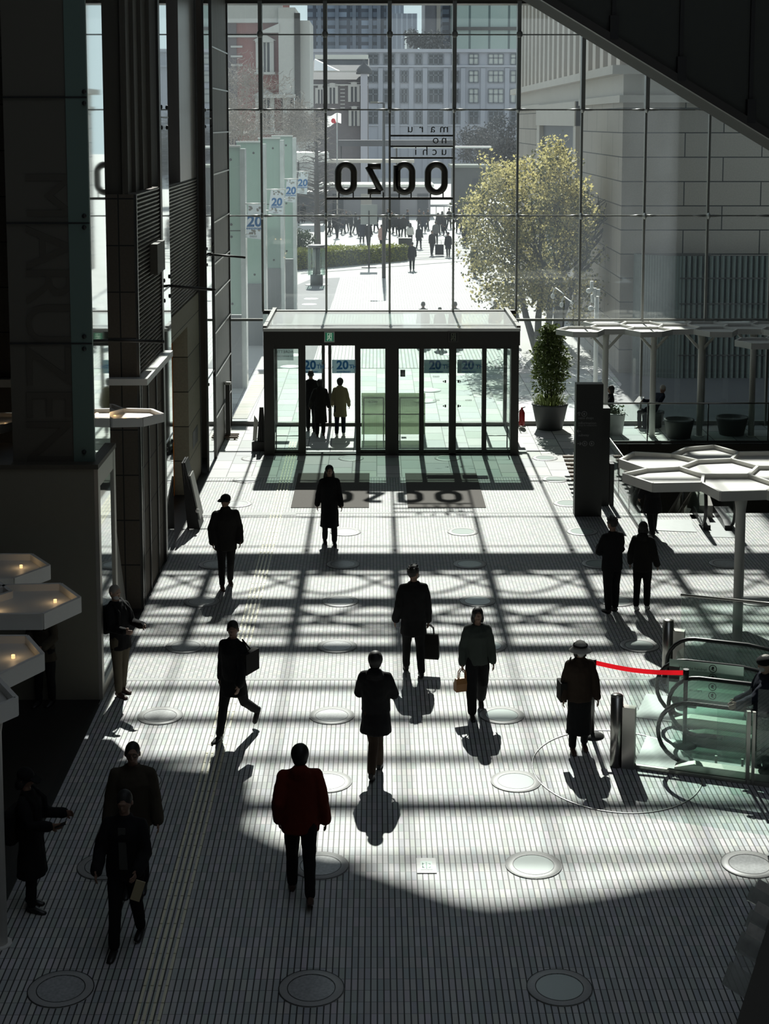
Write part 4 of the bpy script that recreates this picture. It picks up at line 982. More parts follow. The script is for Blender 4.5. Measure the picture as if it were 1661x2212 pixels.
# floor lights
XC = (-3.19, -.66, 1.85, 4.40, 6.93)
YR = (2135,1870,1689,1546,1396,1299,1219,1149,1088,1036,990)
rown = ['nearest the camera','second from the camera','third from the camera','fourth from the camera','fifth from the camera','sixth from the camera','seventh from the camera','eighth from the camera','ninth from the camera','tenth from the camera','farthest, near the entrance doors']
coln = ['leftmost row','second row from the left','middle row','second row from the right','rightmost row']
for i, X in enumerate(XC):
    for j, y in enumerate(YR):
        if (i == 4 and j not in (5,6)) or (i == 3 and j in (0,2,3)) : continue
        if i in (1,2) and j in (8,): continue
        g0 = G(812, y); t = thing('floor_light', 'round floor light, %s, %s' % (coln[i], rown[j]), 'floor light', (X, g0.y, 0), group='round floor lights', local=True)
        rim = MB().lathe((0,0,0), [(.24,.009),(.325,.009),(.335,.0)], 40, caps=False).build('rim', M['disc_rim'], t)
        q = MB().lathe((0,0,0), [(.325,.010),(.335,.010)], 40, caps=False); q.lathe((0,0,0), [(.237,.011),(.246,.011)], 40, caps=False); q.build('gap_ring', M['black'], t)
        MB().lathe((0,0,0), [(0,.008),(.238,.008)], 40, caps=False).build('lens', M['disc_glass'] if (i == 2 or (i == 3 and j > 3)) else M['disc_pebble'], t)
for k, (x, y) in enumerate(((627,793),(636,768),(648,745),(640,1+839),(672,672),(668,658),(672,646),(928,844),(918,867),(978,767))):
    if k == 3: continue
    g0 = G(x, y); t = thing('plaza_light', ['white round light in the plaza floor behind the left door panel, nearest','white round light in the plaza floor behind the left door panel, second','white round light in the plaza floor behind the left door panel, farthest','','white round light in the grey paving, nearest of three in a line','white round light in the grey paving, middle of three in a line','white round light in the grey paving, farthest of three in a line','white round light in the slabs behind the right doors, farther','white round light in the slabs behind the right doors, nearer','white round light in the shade of the tree behind the right door panel'][k], 'floor light', g0, group='white round lights in the plaza')
    MB().lathe(g0, [(0,.02),(.36,.02),(.37,.0)], 28).build('lens', mat('plaza_disc', (.85,.86,.84), .5), t)
# floor exit marker
g0 = G(921,1870); t = thing('floor_exit_marker', 'square floor plate with a pale green arrow pictogram near the bottom middle', 'floor sign', g0)
w_ = .11; MB().box(g0.x-.115,g0.x+.115,g0.y-.19,g0.y+.17,0,.01).build('plate', M['disc_rim'], t)
MB().box(g0.x-.068,g0.x+.068,g0.y-.12,g0.y+.09,.01,.013).build('green_field', mat('pale_green', (.30,.44,.38), .4), t)
q = MB(); q.box(g0.x-.008,g0.x+.008,g0.y-.09,g0.y+.06,.013,.015); q.box(g0.x-.05,g0.x-.038,g0.y-.08,g0.y+.05,.013,.015)
for s_ in (-1,1):
    q.prism([(g0.x+s_*.02,g0.y+.03,.013),(g0.x+s_*.05,g0.y+.0,.013),(g0.x+s_*.05,g0.y+.03,.013)],(0,0,.002)); q.prism([(g0.x+s_*.02,g0.y-.08,.013),(g0.x+s_*.05,g0.y-.03,.013),(g0.x+s_*.05,g0.y-.07,.013)],(0,0,.002))
q.build('arrow', mat('deep_green', (.10,.26,.19), .5), t)
# inlaid ring
g0 = G(1331,1662); q = MB(); pts = [g0+Vector((1.13*cos(a*pi/40), 1.32*sin(a*pi/40), .004)) for a in range(80)]
q.tube(pts, [(.006,.012)]*80, 6, closed=True); struct(q, 'trim_4', mat('ring_metal', (.7,.7,.68), .3, .8), 'thin metal ring set in the floor')
# tactile guide strip
q = MB(); c0_, c1_ = G(318,2212), G(618,1031)
xa_ = (G(318,2212).x+G(609,1059).x)/2
yy = 10.0
while yy < 40.8:
    for k in range(4):
        x_ = xa_-.1125+.075*k; q.box(x_-.015,x_+.015,yy,yy+.28,0,.012)
    yy += .3
struct(q, 'tactile_paving', M['tactile'], 'tactile guide strip of four raised lines along the floor')
# dark door mats
for k, (a_, b_, lab) in enumerate((((651,1023),(797,1097),'left dark doormat on the floor inside the doors'),((877,1023),(1050,1097),'right dark doormat on the floor inside the doors'))):
    p0_, p1_ = G(*a_), G(*b_)
    x0_ = G(628,1097).x if k == 0 else G(881,1097).x
    single(MB().box(x0_, p1_.x, p1_.y, p0_.y, 0, .012), 'doormat', M['mat_brown'], lab, 'mat', loc=((x0_+p1_.x)/2, (p0_.y+p1_.y)/2, 0), group='doormats')
    b = 0
struct(MB().box(XL+.02, G(640,1108).x, G(812,1110).y-.12, G(812,1110).y+.06, .0, .006), 'trim_5', M['joint_strip'])
# stands near the left wall
g0 = G(398,1135); t = thing('a_frame_sign', 'dark A-frame board leaning beside the olive stone pillar', 'sign board', g0, group='a-frame boards')
Y_ = g0.y
MB().prism([(XW+.12,Y_-.35,0),(XW+.12,Y_+.35,0),(XW-.0,Y_+.3,1.45),(XW-.0,Y_-.3,1.45)],(.03,0,0)).prism([(XW+.36,Y_-.35,0),(XW+.36,Y_+.35,0),(XW+.05,Y_+.3,1.45),(XW+.05,Y_-.3,1.45)],(.03,0,.01)).prism([(XW+.12,Y_-.35,.02),(XW+.36,Y_-.35,.02),(XW+.05,Y_-.3,1.4)],(0,.02,0)).build('board', M['black'], t)
MB().prism([(XW+.36,Y_-.3,.2),(XW+.36,Y_+.3,.2),(XW+.16,Y_+.26,1.15),(XW+.16,Y_-.26,1.15)],(.03,0,.01)).build('poster', mat('poster_grey', (.30,.30,.28), .5), t)
MB().ball((XW+.34,Y_-.37,.42),.045,.03,.045).build('clip', M['paper'], t)
g0 = G(268,1300); t = thing('a_frame_sign', 'pale board on a dark folding stand behind the bald man with the backpack', 'sign board', g0, group='a-frame boards')
Y_ = g0.y-1.2
MB().prism([(XW-.35,Y_,0.15),(XW-.35,Y_+1.0,.15),(XW-.5,Y_+.9,1.5),(XW-.5,Y_+.1,1.5)],(.03,0,.01)).build('board', mat('board_pale', (.5,.49,.45), .6), t)
q = MB(); q.bar((XW-.3,Y_,0),(XW-.5,Y_+.1,1.9),.05); q.bar((XW-.3,Y_+1,0),(XW-.5,Y_+.9,1.9),.05); q.bar((XW-.7,Y_+.5,0),(XW-.5,Y_+.5,1.8),.05); q.build('frame', M['black'], t)
g0 = G(568,960); t = thing('umbrella_stand', 'dark umbrella bag stand with a pale leaflet left of the vestibule', 'stand', g0)
x_, y_ = AT(556,955,39.6).x, 39.9
MB().box(x_-.16,x_+.22,y_-.2,y_+.3,0,.25).build('base', M['frame_dark'], t); MB().prism([(x_-.02,y_-.1,.25),(x_+.2,y_-.1,.25),(x_+.14,y_,1.15),(x_+.04,y_,1.15)],(0,.1,0)).build('body', M['frame_dark'], t)
MB().prism([(x_-.14,y_-.1,.3),(x_-.04,y_-.1,.2),(x_+.0,y_-.05,.8),(x_-.1,y_-.05,.95)],(0,.01,0)).build('leaflet', M['steel'], t)
for k in range(3): MB().prism([(x_+.0+.07*k,y_-.14,.2),(x_+.06+.07*k,y_-.14,.2),(x_+.05+.05*k,y_-.10,1.0-.1*k)],(0,.02,0)).build('folded_umbrella', M['black'], t)
g0 = G(492,945); t = thing('barrier_stand', 'tall slim post on a slatted foot left of the vestibule', 'stand', g0)
x_ = AT(493,900,41.5).x; MB().box(x_-.06,x_+.06,41.4,41.55,.1,1.52).build('post', M['frame_dark'], t); MB().box(x_-.08,x_+.08,41.38,41.57,1.5,1.56).build('head', M['pale_metal'], t)
q = MB()
for k in range(3): q.box(x_-.3,x_+.28,41.2+.22*k,41.26+.22*k,.04,.08)
for k in (-.2,0,.2): q.box(x_+k-.02,x_+k+.02,41.15,41.75,0,.04)
q.build('foot', M['wood'], t)
# reflection of ceiling work on the glass: white camera mast outside with cameras
Yk = 46.0
t = thing('camera_mast', 'white mast with several cameras and speakers outside the glass front', 'camera', AT(1288,720,Yk))
g0 = AT(1288,700,Yk); g0.z = 0; t.location = g0; t['_o'] = list(g0)
zz = lambda y: AT(1288,y,Yk).z
MB().tube([g0, (g0.x,g0.y,zz(640))], .07, 12).build('pole', M['white_metal'], t)
for (x, y, w, h) in ((1278,618,.055,.30),(1284,632,.065,.28),(1292,632,.06,.2),(1280,645,.06,.25)):
    p_ = AT(x, y, Yk-.1); q = MB(); q.tube([p_-Vector((0,0,h/2)), p_+Vector((0,0,h/2))], w, 10); q.build('camera', M['white_metal'], t)
for (x, y) in ((1272,628),(1276,666)):
    p_ = AT(x, y, Yk-.1); q = MB(); q.ball(p_, .09,.09,.08); q.tube([p_, (g0.x,g0.y,p_.z)], .02, 6); q.build('camera', M['white_metal'], t)
for k, (x, y, lab) in enumerate(((1194,636,'white dome camera hanging in front of the tree, left one'),(1213,655,'white dome camera on a short arm right of the tree trunk'))):
    p_ = AT(x, y, 45.0); t = thing('dome_camera', lab, 'camera', (p_.x,p_.y,p_.z-.1), group='dome cameras')
    MB().ball(p_-Vector((0,0,.05)), .06,.06,.08).build('dome', M['white_metal'], t); MB().tube([p_, p_+Vector((.02,0,.12)), p_+Vector((.08,-.02,.2)), (p_.x+.12, FY+.06, p_.z+.2)], .018, 8).build('arm', M['white_metal'], t)
# ================================================================ OUTSIDE
# green glass screens with banners
fins = ((481,520,318,838,0),(513,566,308,746,0),(560,606,300,700,0),(589,633,295,672,0))
for k, (xa, xb, yt, yb, _) in enumerate(fins):
    g0 = G((xa+xb)/2, yb); Y = g0.y; x0_, x1_ = AT(xa, 500, Y).x, AT(xb, 500, Y).x; zt2 = AT(500, yt, Y).z
    lab = ['tall green glass screen standing outside, nearest the stone pier','second tall green glass screen outside, behind the nearest','third tall green glass screen outside, cut by a mullion','farthest and smallest of the four tall green glass screens outside'][k]
    t = thing('glass_screen', lab, 'screen', (g0.x, Y, 0), group='green glass screens outside')
    MB().box(x0_,x1_,Y-.06,Y+.02,2.45,zt2).build('green_panel', mat('fin_green', (.40,.50,.45), .3, trans=.35, var=.06, scale=.8), t)
    MB().box(x0_,x1_,Y-.08,Y+.4,0,2.43).build('steel_base', mat('fin_base', (.22,.23,.23), .5, var=.12, scale=2), t)
    MB().box(x0_-.02,x1_+.02,Y-.1,Y+.1,zt2,zt2+.06).build('cap', M['white_metal'], t)
    MB().box(x1_,x1_+.16,Y-.06,Y+.55,0,zt2-.05).build('side_panel', mat('fin_side', (.62,.66,.64), .25, var=.3, scale=2), t)
    q = MB()
    for z in (zt2-.4, 5.4, 5.0, 2.8): q.ball((x1_-.3,Y-.07,z), .045,.03,.045, 8)
    q.build('bolt', M['steel_dark'], t)
    q = MB()
    for z in (5.2,): q.box(x0_,x1_,Y-.066,Y-.06,z-.015,z+.015)
    q.build('joint', M['frame_dark'], t)
# banners
for k, (xa, xb, yt, yb, Y, arm0) in enumerate(((533,567,442,516,49.5,517),(582,614,411,463,60.5,562),(617,640,388,437,72,603),(643,665,372,419,84,631))):
    Y = G(550, fins[k][3]).y-.03
    a_, b_ = AT(xa,yt,Y), AT(xb,yb,Y); w = b_.x-a_.x; h = a_.z-b_.z
    t = thing('anniversary_banner', ['blue and white 20 banner hanging from a rod, nearest and lowest, crossed by the mullion','blue and white 20 banner, second from the nearest','blue and white 20 banner, third, partly in front of the farthest one','blue and white 20 banner, farthest and smallest, beside the bare conifer'][k], 'banner', (a_.x+w/2, Y, b_.z), group='hanging 20 banners outside')
    sk = .10*w
    MB().prism([(a_.x+sk,Y,a_.z),(b_.x+sk*.3,Y,a_.z),(b_.x-sk,Y,b_.z-.02),(a_.x-sk,Y,b_.z+.04)],(0,.02,0)).build('sheet', M['banner_white'], t)
    c_ = a_.x+w/2; z_ = b_.z+h*.5
    text_mb('20', h*.44, (c_,Y-.01,z_), (1,0,0), (.08,0,1), .006, bold=.016).build('numerals', M['banner_blue'], t)
    text_mb('ANNIVERSARY', h*.075, (c_-.01,Y-.01,z_-h*.2), (1,0,0), (0,0,1), .006, bold=.003).build('lettering', M['banner_blue'], t)
    text_mb('oazo', h*.11, (c_-.05,Y-.01,b_.z+h*.08), (1,0,0), (0,0,1), .006).build('lettering', M['sign_grey'], t)
    q = MB(); r5 = random.Random(k+40)
    for j in range(16):
        zf = r5.choice((r5.uniform(.82,.97), r5.uniform(.14,.26))); q.ball((c_+r5.uniform(-.42,.42)*w*.9,Y-.008,b_.z+h*zf), r5.uniform(.02,.05),.004,None,8)
    q.build('dots', M['steel'], t)
    q = MB(); q.tube([(AT(arm0,yt,Y).x,Y,a_.z+.03),(b_.x+.1,Y,a_.z+.03)], .022, 6); q.tube([(AT(arm0,yt,Y).x,Y,b_.z+.15),(AT(arm0+30,yt,Y).x-.1,Y,b_.z+.15)], .018, 6); q.build('rod', M['white_metal'], t)

# trees
def grow(mb, p, d, L, r_, depth, R_, spread=.55, upb=.25, tips=None, kids=(2,3), shrink=.72):
    mid = p + d*L*.5 + Vector((R_.gauss(0,.06),R_.gauss(0,.06),0))*L; e = p + d*L
    mb.tube([p, mid, e], [r_, r_*.82, r_*.66], 5 if depth < 3 else 6, caps=False)
    if depth <= 0:
        if tips is not None: tips.append(e)
        return
    if tips is not None and depth <= 2: tips.append(e)
    for k in range(R_.randint(*kids)):
        a = R_.uniform(0,2*pi); ax = Vector((cos(a), sin(a), R_.uniform(-.2,.3)))
        nd = (d + ax*spread*R_.uniform(.6,1.3) + Vector((0,0,upb))).normalized()
        grow(mb, e, nd, L*shrink*R_.uniform(.8,1.15), r_*.62, depth-1, R_, spread, upb, tips, kids, shrink)
def leafcloud(mb, centers, n, size, R_, rad):
    for _ in range(n):
        c = R_.choice(centers); p = c + Vector((R_.gauss(0,rad),R_.gauss(0,rad),R_.gauss(0,rad)))
        d = Vector((R_.gauss(0,1),R_.gauss(0,1),R_.gauss(0,1))).normalized(); w = d.cross(Vector((R_.gauss(0,1),R_.gauss(0,1),R_.gauss(0,1)))).normalized()
        s_ = size*R_.uniform(.6,1.3); o = len(mb.v)
        mb.v += [p-d*s_*.5, p+w*s_*.32, p+d*s_*.5, p-w*s_*.32]; mb.f.append([o,o+1,o+2,o+3]); mb.m.append(0); mb.sm.append(False)
R9 = random.Random(99)
Yt = 56.0
g0 = G(1180,770); Yt = g0.y
t = thing('plaza_tree', 'leafy yellow-green tree with several dark trunks in front of the stone building', 'tree', (g0.x, Yt, 0))
tb = MB(); cen = []
for (x0_, x1_, lean) in ((1161,1170,-.9),(1163,1120,-2.0),(1199,1215,.4),(1198,1240,1.0),(1180,1190,0)):
    a_ = Vector((AT(x0_,730,Yt).x, Yt+R9.uniform(-.3,.3), 0)); b_ = Vector((AT(x1_,620,Yt).x, Yt+R9.uniform(-.5,.5), AT(1180,600,Yt).z))
    tb.tube([a_, a_.lerp(b_,.5)+Vector((R9.uniform(-.1,.1),0,0)), b_], [.15,.12,.09], 8, caps=False)
    for j in range(4):
        aa = R9.uniform(0,2*pi); grow(tb, b_, Vector((cos(aa)*.75+lean*.25, sin(aa)*.6, 1.0)).normalized(), R9.uniform(1.1,1.7), .065, 2, R9, .7, .25, None)
tb.build('trunk', M['bark'], t)
# crown as clumps inside the outline seen in the photograph
out = ((1015,470,.5),(1040,430,.6),(1060,400,.7),(1030,520,.6),(1050,570,.7),(1075,480,.9),(1065,620,.5),(1090,385,.7),(1110,440,1.0),(1120,530,1.0),(1105,600,.8),(1135,400,.9),(1150,470,1.1),(1160,370,.8),(1170,560,1.0),(1130,630,.6),(1185,420,1.0),(1200,340,.45),(1193,320,.25),(1210,365,.5),(1227,355,.3),(1215,480,1.0),(1230,410,.8),(1240,540,.9),(1250,450,.7),(1258,620,.7),(1215,610,.8),(1180,640,.6),(1255,690,.45),(1100,660,.4),(1260,500,.6),(1085,540,.9),(1165,610,.8),(1110,365,.4),(1070,365,.25),(1225,440,.7))
clumps = []
for (x, y, w) in out:
    for j in range(int(14*w)+3):
        yy_ = Yt+R9.uniform(-1,1)*1.9*w**.3; p_ = AT(x, y, Yt); clumps.append(Vector((p_.x+R9.gauss(0,.40*w), yy_, p_.z+R9.gauss(0,.36*w))))
lf = MB(); leafcloud(lf, clumps, 17000, .13, R9, .19); lf.build('foliage', M['leaf_gold'], t)
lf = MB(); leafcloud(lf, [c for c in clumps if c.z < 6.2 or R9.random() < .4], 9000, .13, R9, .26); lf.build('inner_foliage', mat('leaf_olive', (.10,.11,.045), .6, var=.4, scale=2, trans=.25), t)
t2 = thing('background_tree', 'dark tree trunk and low foliage behind the yellow-green tree', 'tree', (g0.x+.9, Yt+5, 0))
tb = MB(); tb.tube([(g0.x+1.0,Yt+5,0),(g0.x+1.1,Yt+5,4.5)],[.2,.12],8); tb.build('trunk', M['bark'], t2)
lf = MB(); leafcloud(lf, [Vector((g0.x+1.1+R9.gauss(0,.9),Yt+5+R9.gauss(0,.8),R9.uniform(3,6))) for _ in range(50)], 2500, .16, R9, .25); lf.build('foliage', M['leaf_dark'], t2)
def bare(label, base, h, seed, m_, trunk_r=.16, spread=.6, depth=5, upb=.2, clump=None, kids=(2,3), shrink=.74, l0=.3):
    Rn = random.Random(seed); t = thing('bare_tree', label, 'tree', base, group='bare trees in the plaza')
    mb = MB(); b_ = Vector(base); tips = []
    mb.tube([b_, b_+Vector((0,0,h*l0))], [trunk_r, trunk_r*.8], 8, caps=False)
    for j in range(4):
        a = j*pi/2+Rn.uniform(-.4,.4); grow(mb, b_+Vector((0,0,h*l0)), Vector((cos(a)*spread, sin(a)*spread, .9)).normalized(), h*.22, trunk_r*.5, depth, Rn, spread, upb, tips, kids, shrink)
    for c_ in tips:
        for j in range(12 if clump else 0):
            p1_ = c_+Vector((Rn.gauss(0,clump),Rn.gauss(0,clump),Rn.gauss(0,clump))); d_ = Vector((Rn.gauss(0,1),Rn.gauss(0,1),Rn.gauss(0,.8))).normalized()*Rn.uniform(.25,.7)
            w_ = d_.cross(Vector((Rn.gauss(0,1),Rn.gauss(0,1),Rn.gauss(0,1)))).normalized()*.018; o_ = len(mb.v)
            m1_ = p1_+d_*.5+w_*5; mb.v += [p1_-w_, p1_+w_, m1_+w_, m1_-w_, p1_+d_+w_*.4, p1_+d_-w_*.4]; mb.f += [[o_,o_+1,o_+2,o_+3],[o_+3,o_+2,o_+4,o_+5]]; mb.m += [0,0]; mb.sm += [False,False]
    mb.build('branches', M[m_], t); return t
p_ = AT(515,290,100); bare('leafless pale twiggy tree in front of the red brick building', (p_.x-.6, 100, 0), 12.2, 5, 'twig_pale', .18, .7, 5, .12, clump=.45)
p_ = AT(553,290,112); bare('smaller leafless pale tree right of the twiggy one', (p_.x-1.6, 116, 0), 11, 6, 'twig_pale', .15, .6, 4, .15, clump=.4)
# conifer, bare with level branches
Yc = 103; p_ = AT(686,540,Yc); t = thing('bare_conifer', 'tall bare conifer with level drooping branches behind the lantern pillar', 'tree', (p_.x,Yc,0))
mb = MB(); H_ = 10.0; mb.tube([(p_.x,Yc,0),(p_.x-.05,Yc,H_*.5),(p_.x,Yc,H_)],[.24,.15,.03],8,caps=False); Rn = random.Random(3)
for k in range(170):
    z = Rn.uniform(1.8,9.6); L = (1-z/11.5)*3.0*Rn.uniform(.5,1.1)+.2; a = Rn.uniform(0,2*pi); q0_ = Vector((p_.x,Yc,z)); d = Vector((cos(a),sin(a),.25)); q1_ = q0_+d*L*.6; q2_ = q0_+Vector((cos(a)*L,sin(a)*L,L*.06))
    mb.tube([q0_,q1_,q2_],[.035,.022,.008],4,caps=False)
    for j in range(11):
        s_ = q1_.lerp(q2_, Rn.random()); mb.tube([s_, s_+Vector((Rn.uniform(-.35,.35),Rn.uniform(-.35,.35),Rn.uniform(-.25,.2)))],[.012,.005],3,caps=False)
mb.build('branches', M['twig_dark'], t)
Yd = 160; p_ = AT(1050,300,Yd); t = thing('background_tree', 'round dark bare-looking tree in front of the grey-blue building', 'tree', (p_.x,Yd,0))
mb = MB(); tips = []; mb.tube([(p_.x,Yd,0),(p_.x,Yd,3.2)],[.3,.22],8,caps=False); Rn = random.Random(13)
for j in range(6): a = j*pi/3; grow(mb, Vector((p_.x,Yd,3)), Vector((cos(a)*.8,sin(a)*.8,.8)).normalized(), 2.1, .12, 4, Rn, .7, .15, tips)
mb.build('branches', M['twig_dark'], t)
lf = MB(); leafcloud(lf, [Vector((p_.x+Rn.gauss(0,1.5),Yd+Rn.gauss(0,1.3),6.2+Rn.gauss(0,1.35))) for _ in range(120)], 6500, .26, Rn, .35); lf.build('foliage', mat('dusky_leaf', (.085,.085,.088), .9, var=.3), t)
p_ = AT(1110,330,160); t = thing('background_tree', 'dark hedge-like trees at the foot of the stone building in the distance', 'tree', (p_.x,160,0))
MB().tube([(p_.x,160,0),(p_.x,160,4)],.2,6).build('trunk', M['twig_dark'], t); lf = MB(); leafcloud(lf, [Vector((p_.x+Rn.gauss(0,1.4),160+Rn.gauss(0,1),4.6+Rn.gauss(0,1.7))) for _ in range(100)], 4500, .28, Rn, .4); lf.build('foliage', M['dusky_leaf'], t)
# hedge
a_, b_ = G(632,584), G(880,563); t = thing('hedge', 'clipped yellow-green hedge in a low bed across the plaza', 'hedge', a_.lerp(b_,.5))
d_ = (b_-a_).normalized(); n_ = Vector((-d_.y,d_.x,0)); L = (b_-a_).length
hc = []; hh = 1.05
MB().prism([a_,b_,b_+n_*1.6,a_+n_*1.6],(0,0,hh*.88)).build('core', M['leaf_dark'], t)
lf = MB(); pts = []
for _ in range(9000):
    u = R9.random()*L; w_ = R9.random()*1.7-.05; z = R9.random()*hh*(1.0 if u < L*.55 else .86)
    if R9.random() < .5: z = hh*(1.0 if u < L*.55 else .86)+R9.gauss(0,.05)
    else: w_ = R9.gauss(0,.05)
    pts.append(a_+d_*u+n_*w_+Vector((0,0,z)))
leafcloud(lf, pts, 9000, .13, R9, .04); lf.build('foliage', M['hedge_leaf'], t)
g0 = G(650,560); t = thing('dark_shrub', 'dark evergreen shrub at the left end of the hedge', 'shrub', g0)
lf = MB(); leafcloud(lf, [Vector((g0.x+Rn.gauss(0,.35),g0.y+Rn.gauss(0,.3),Rn.uniform(.2,1.9))) for _ in range(60)], 2600, .14, Rn, .15); lf.build('foliage', M['leaf_dark'], t)
MB().tube([g0, g0+Vector((0,0,1))],.08,6).build('stem', M['bark'], t)
# lantern pillar
g0 = G(684,616); t = thing('lantern_pillar', 'thick round pillar with a glass lantern cage, left of the hedge', 'lantern', g0)
zz = lambda y: AT(684,y,g0.y).z
MB().tube([g0, (g0.x,g0.y,zz(592))], .34, 20).tube([(g0.x,g0.y,zz(592)),(g0.x,g0.y,zz(535))],.2,16).tube([g0,g0+Vector((0,0,.04))],.62,20).build('post', mat('lantern_dark', (.10,.11,.10), .5), t)
q = MB()
for k in range(10): a = k*pi/5; x, y = g0.x+.42*cos(a), g0.y+.42*sin(a); q.box(x-.10,x+.10,y-.01,y+.01,zz(594),zz(537))
q.build('glass', M['balustrade_glass'], t)
q = MB()
for k in range(10): a = k*pi/5+.2; x, y = g0.x+.43*cos(a), g0.y+.43*sin(a); q.tube([(x,y,zz(594)),(x,y,zz(535))],.015,6)
q.build('bars', M['steel'], t)
MB().tube([(g0.x,g0.y,zz(535)),(g0.x,g0.y,zz(529))],.46,24).build('cap', M['steel_dark'], t)
# street lamp, sign post, flag
g0 = G(829,601); Y = g0.y; t = thing('street_lamp', 'tall dark street lamp with one arm to the left', 'lamp', g0); zz = lambda y: AT(829,y,Y).z
MB().tube([g0,(g0.x,Y,zz(400)),(g0.x,Y,zz(223))],[.11,.10,.07],10).tube([(g0.x,Y,zz(223)),(g0.x-.32,Y,zz(222)),(AT(800,222,Y).x,Y,zz(222))],.04,8).build('pole', M['frame_dark'], t)
MB().box(AT(800,222,Y).x,AT(816,222,Y).x,Y-.15,Y+.15,zz(223),zz(219)).build('lamp_head', M['steel'], t)
g0 = G(797,578); Y = g0.y; t = thing('sign_post', 'thin post on a flat foot in front of the hedge', 'post', g0)
MB().tube([g0,(g0.x,Y,AT(797,455,Y).z)],.05,8).build('pole', M['frame_dark'], t); MB().box(g0.x-.45,g0.x+.45,Y-.3,Y+.3,0,.05).build('foot', M['frame_dark'], t)
MB().box(g0.x-.5,g0.x+.5,Y-.02,Y+.02,AT(797,485,Y).z,AT(797,442,Y).z).build('panel', mat('sign_plate', (.3,.32,.3), .6), t)
Y = 118; p_ = AT(728,300,Y); zz = lambda y: AT(728,y,Y).z
t = thing('flag_pole', 'white flag with a red emblem flying on a thin pole', 'flag', (p_.x,Y,0))
MB().tube([(p_.x,Y,0),(p_.x,Y,zz(244))],.05,8).build('pole', M['steel'], t)
q = MB(); N_ = 12; xa, xb = AT(707,255,Y).x, AT(737,250,Y).x
vs = []
for k in range(N_+1):
    u = k/N_; x = xa+(xb-xa)*u; w_ = .12*sin(u*9); zt2 = zz(250-6*u+2*sin(u*7)); zb_ = zz(272-7*u+3*sin(u*6+1)); vs += [(x,Y+w_-.06,zt2),(x,Y+w_-.06,zb_)]
q.add(vs, [(2*k,2*k+2,2*k+3,2*k+1) for k in range(N_)]); q.build('cloth', mat('flag_white', (.85,.85,.85), .8, trans=.5), t)
q = MB(); c_ = AT(720,261,Y-.25)
q.ball(c_,.17,.02,.19,12); q.ball(c_+Vector((.09,0,-.10)),.12,.02,.1,10); q.build('emblem', mat('flag_red', (.75,.03,.06), .8, trans=.4), t)
# waste bin, planters near the crossing
g0 = G(875,560); single(MB().box(g0.x-.42,g0.x+.42,g0.y,g0.y+.6,0,1.35), 'utility_box', M['frame_dark'], 'dark box at the right end of the hedge', 'box', loc=g0)
# kerb, paths and crossing stripes
q = MB(); 
for k in range(9):
    y0_ = 520+k*5.2; a_, b_ = G(872,y0_), G(1065,y0_-6); w_ = (G(812,y0_-1.3).y-G(812,y0_+1.3).y)/2; q.prism([a_-Vector((0,w_,0)),b_-Vector((0,w_,0)),b_+Vector((0,w_,0)),a_+Vector((0,w_,0))],(0,0,.012))
struct(q, 'crossing_stripes', mat('crossing_grey', (.30,.30,.29), .8), 'grey stripes of the crossing')
q = MB()
for (a_, b_, w_) in (((640,585),(1020,550),.55),((650,592),(1010,564),.25),((690,538),(770,530),.5)):
    a_, b_ = G(*a_), G(*b_); q.prism([a_,b_,b_+Vector((0,w_,0)),a_+Vector((0,w_,0))],(0,0,.015))
struct(q, 'kerb_lines', M['grey_paving'], 'grey kerb lines')
a_ = G(1010,573); 
q = MB().prism([G(1008,574), G(1016,574), G(1090,690), G(1078,690)],(0,0,.016)); struct(q, 'plaza_gutter', M['grey_paving'], 'grey gutter along the striped paving')
# street behind: low roofs, sheds, kiosk
def slab(label, xa, xb, yt, yb, Y, m_, dep=3, name='bus_shelter', cat='shelter', posts=0, zb_=None, group='low roofs and sheds in the plaza', legs=None):
    a_, b_ = AT(xa,yt,Y), AT(xb,yb,Y); t = thing(name, label, cat, ((a_.x+b_.x)/2,Y,0), group=group)
    MB().box(a_.x,b_.x,Y,Y+dep,b_.z,a_.z).build('roof', M[m_], t)
    n_ = max(2, int((b_.x-a_.x)/4))
    for k in range(n_): x = a_.x+.3+(b_.x-a_.x-.6)*k/(n_-1); MB().tube([(x,Y+dep/2,0),(x,Y+dep/2,b_.z)],.08,6).build('post', M['frame_dark'], t)
    return t
slab('long dark shelter roof with a bright edge below the grey-blue building', 730, 985, 303, 316, 165, 'asphalt', 4)
slab('thin white shelter roof right of the long dark one', 850, 1062, 316, 320, 150, 'white_metal', 2)
slab('broad pale flat roof behind the letter z of the sign', 700, 895, 345, 352, 147, 'pale_stone_plain', 3)
slab('striped pale canopy roof behind the bare conifer', 632, 705, 330, 350, 128, 'white_metal', 7)
def shed(label, xa, xb, yt, ybase, m_, dep=4, name='kiosk_building', extra=None):
    g0 = G((xa+xb)/2, ybase); Y = g0.y; a_, b_ = AT(xa,yt,Y), AT(xb,yt,Y); t = thing(name, label, 'building', (g0.x,Y,0), group='low roofs and sheds in the plaza')
    MB().box(a_.x,b_.x,Y,Y+dep,0,a_.z).build('walls', M[m_], t); MB().box(a_.x-.3,b_.x+.3,Y-.3,Y+dep+.3,a_.z,a_.z+.25).build('roof', M['roof_bright'] if extra != 'dark' else M['sign_grey'], t)
    return t, a_, b_, Y
t, a_, b_, Y = shed('grey-green shed with a sloping roof left of the yellow-green tree', 980, 1047, 362, 462, 'pot_grey', 5, extra='dark')
mat('shed_green', (.20,.22,.19), .8); t.children[0].data.materials[0] = M['shed_green']
MB().box(a_.x+(b_.x-a_.x)*.62,a_.x+(b_.x-a_.x)*.86,Y-.06,Y,1.6,3.4).build('window', M['dim_window'], t)
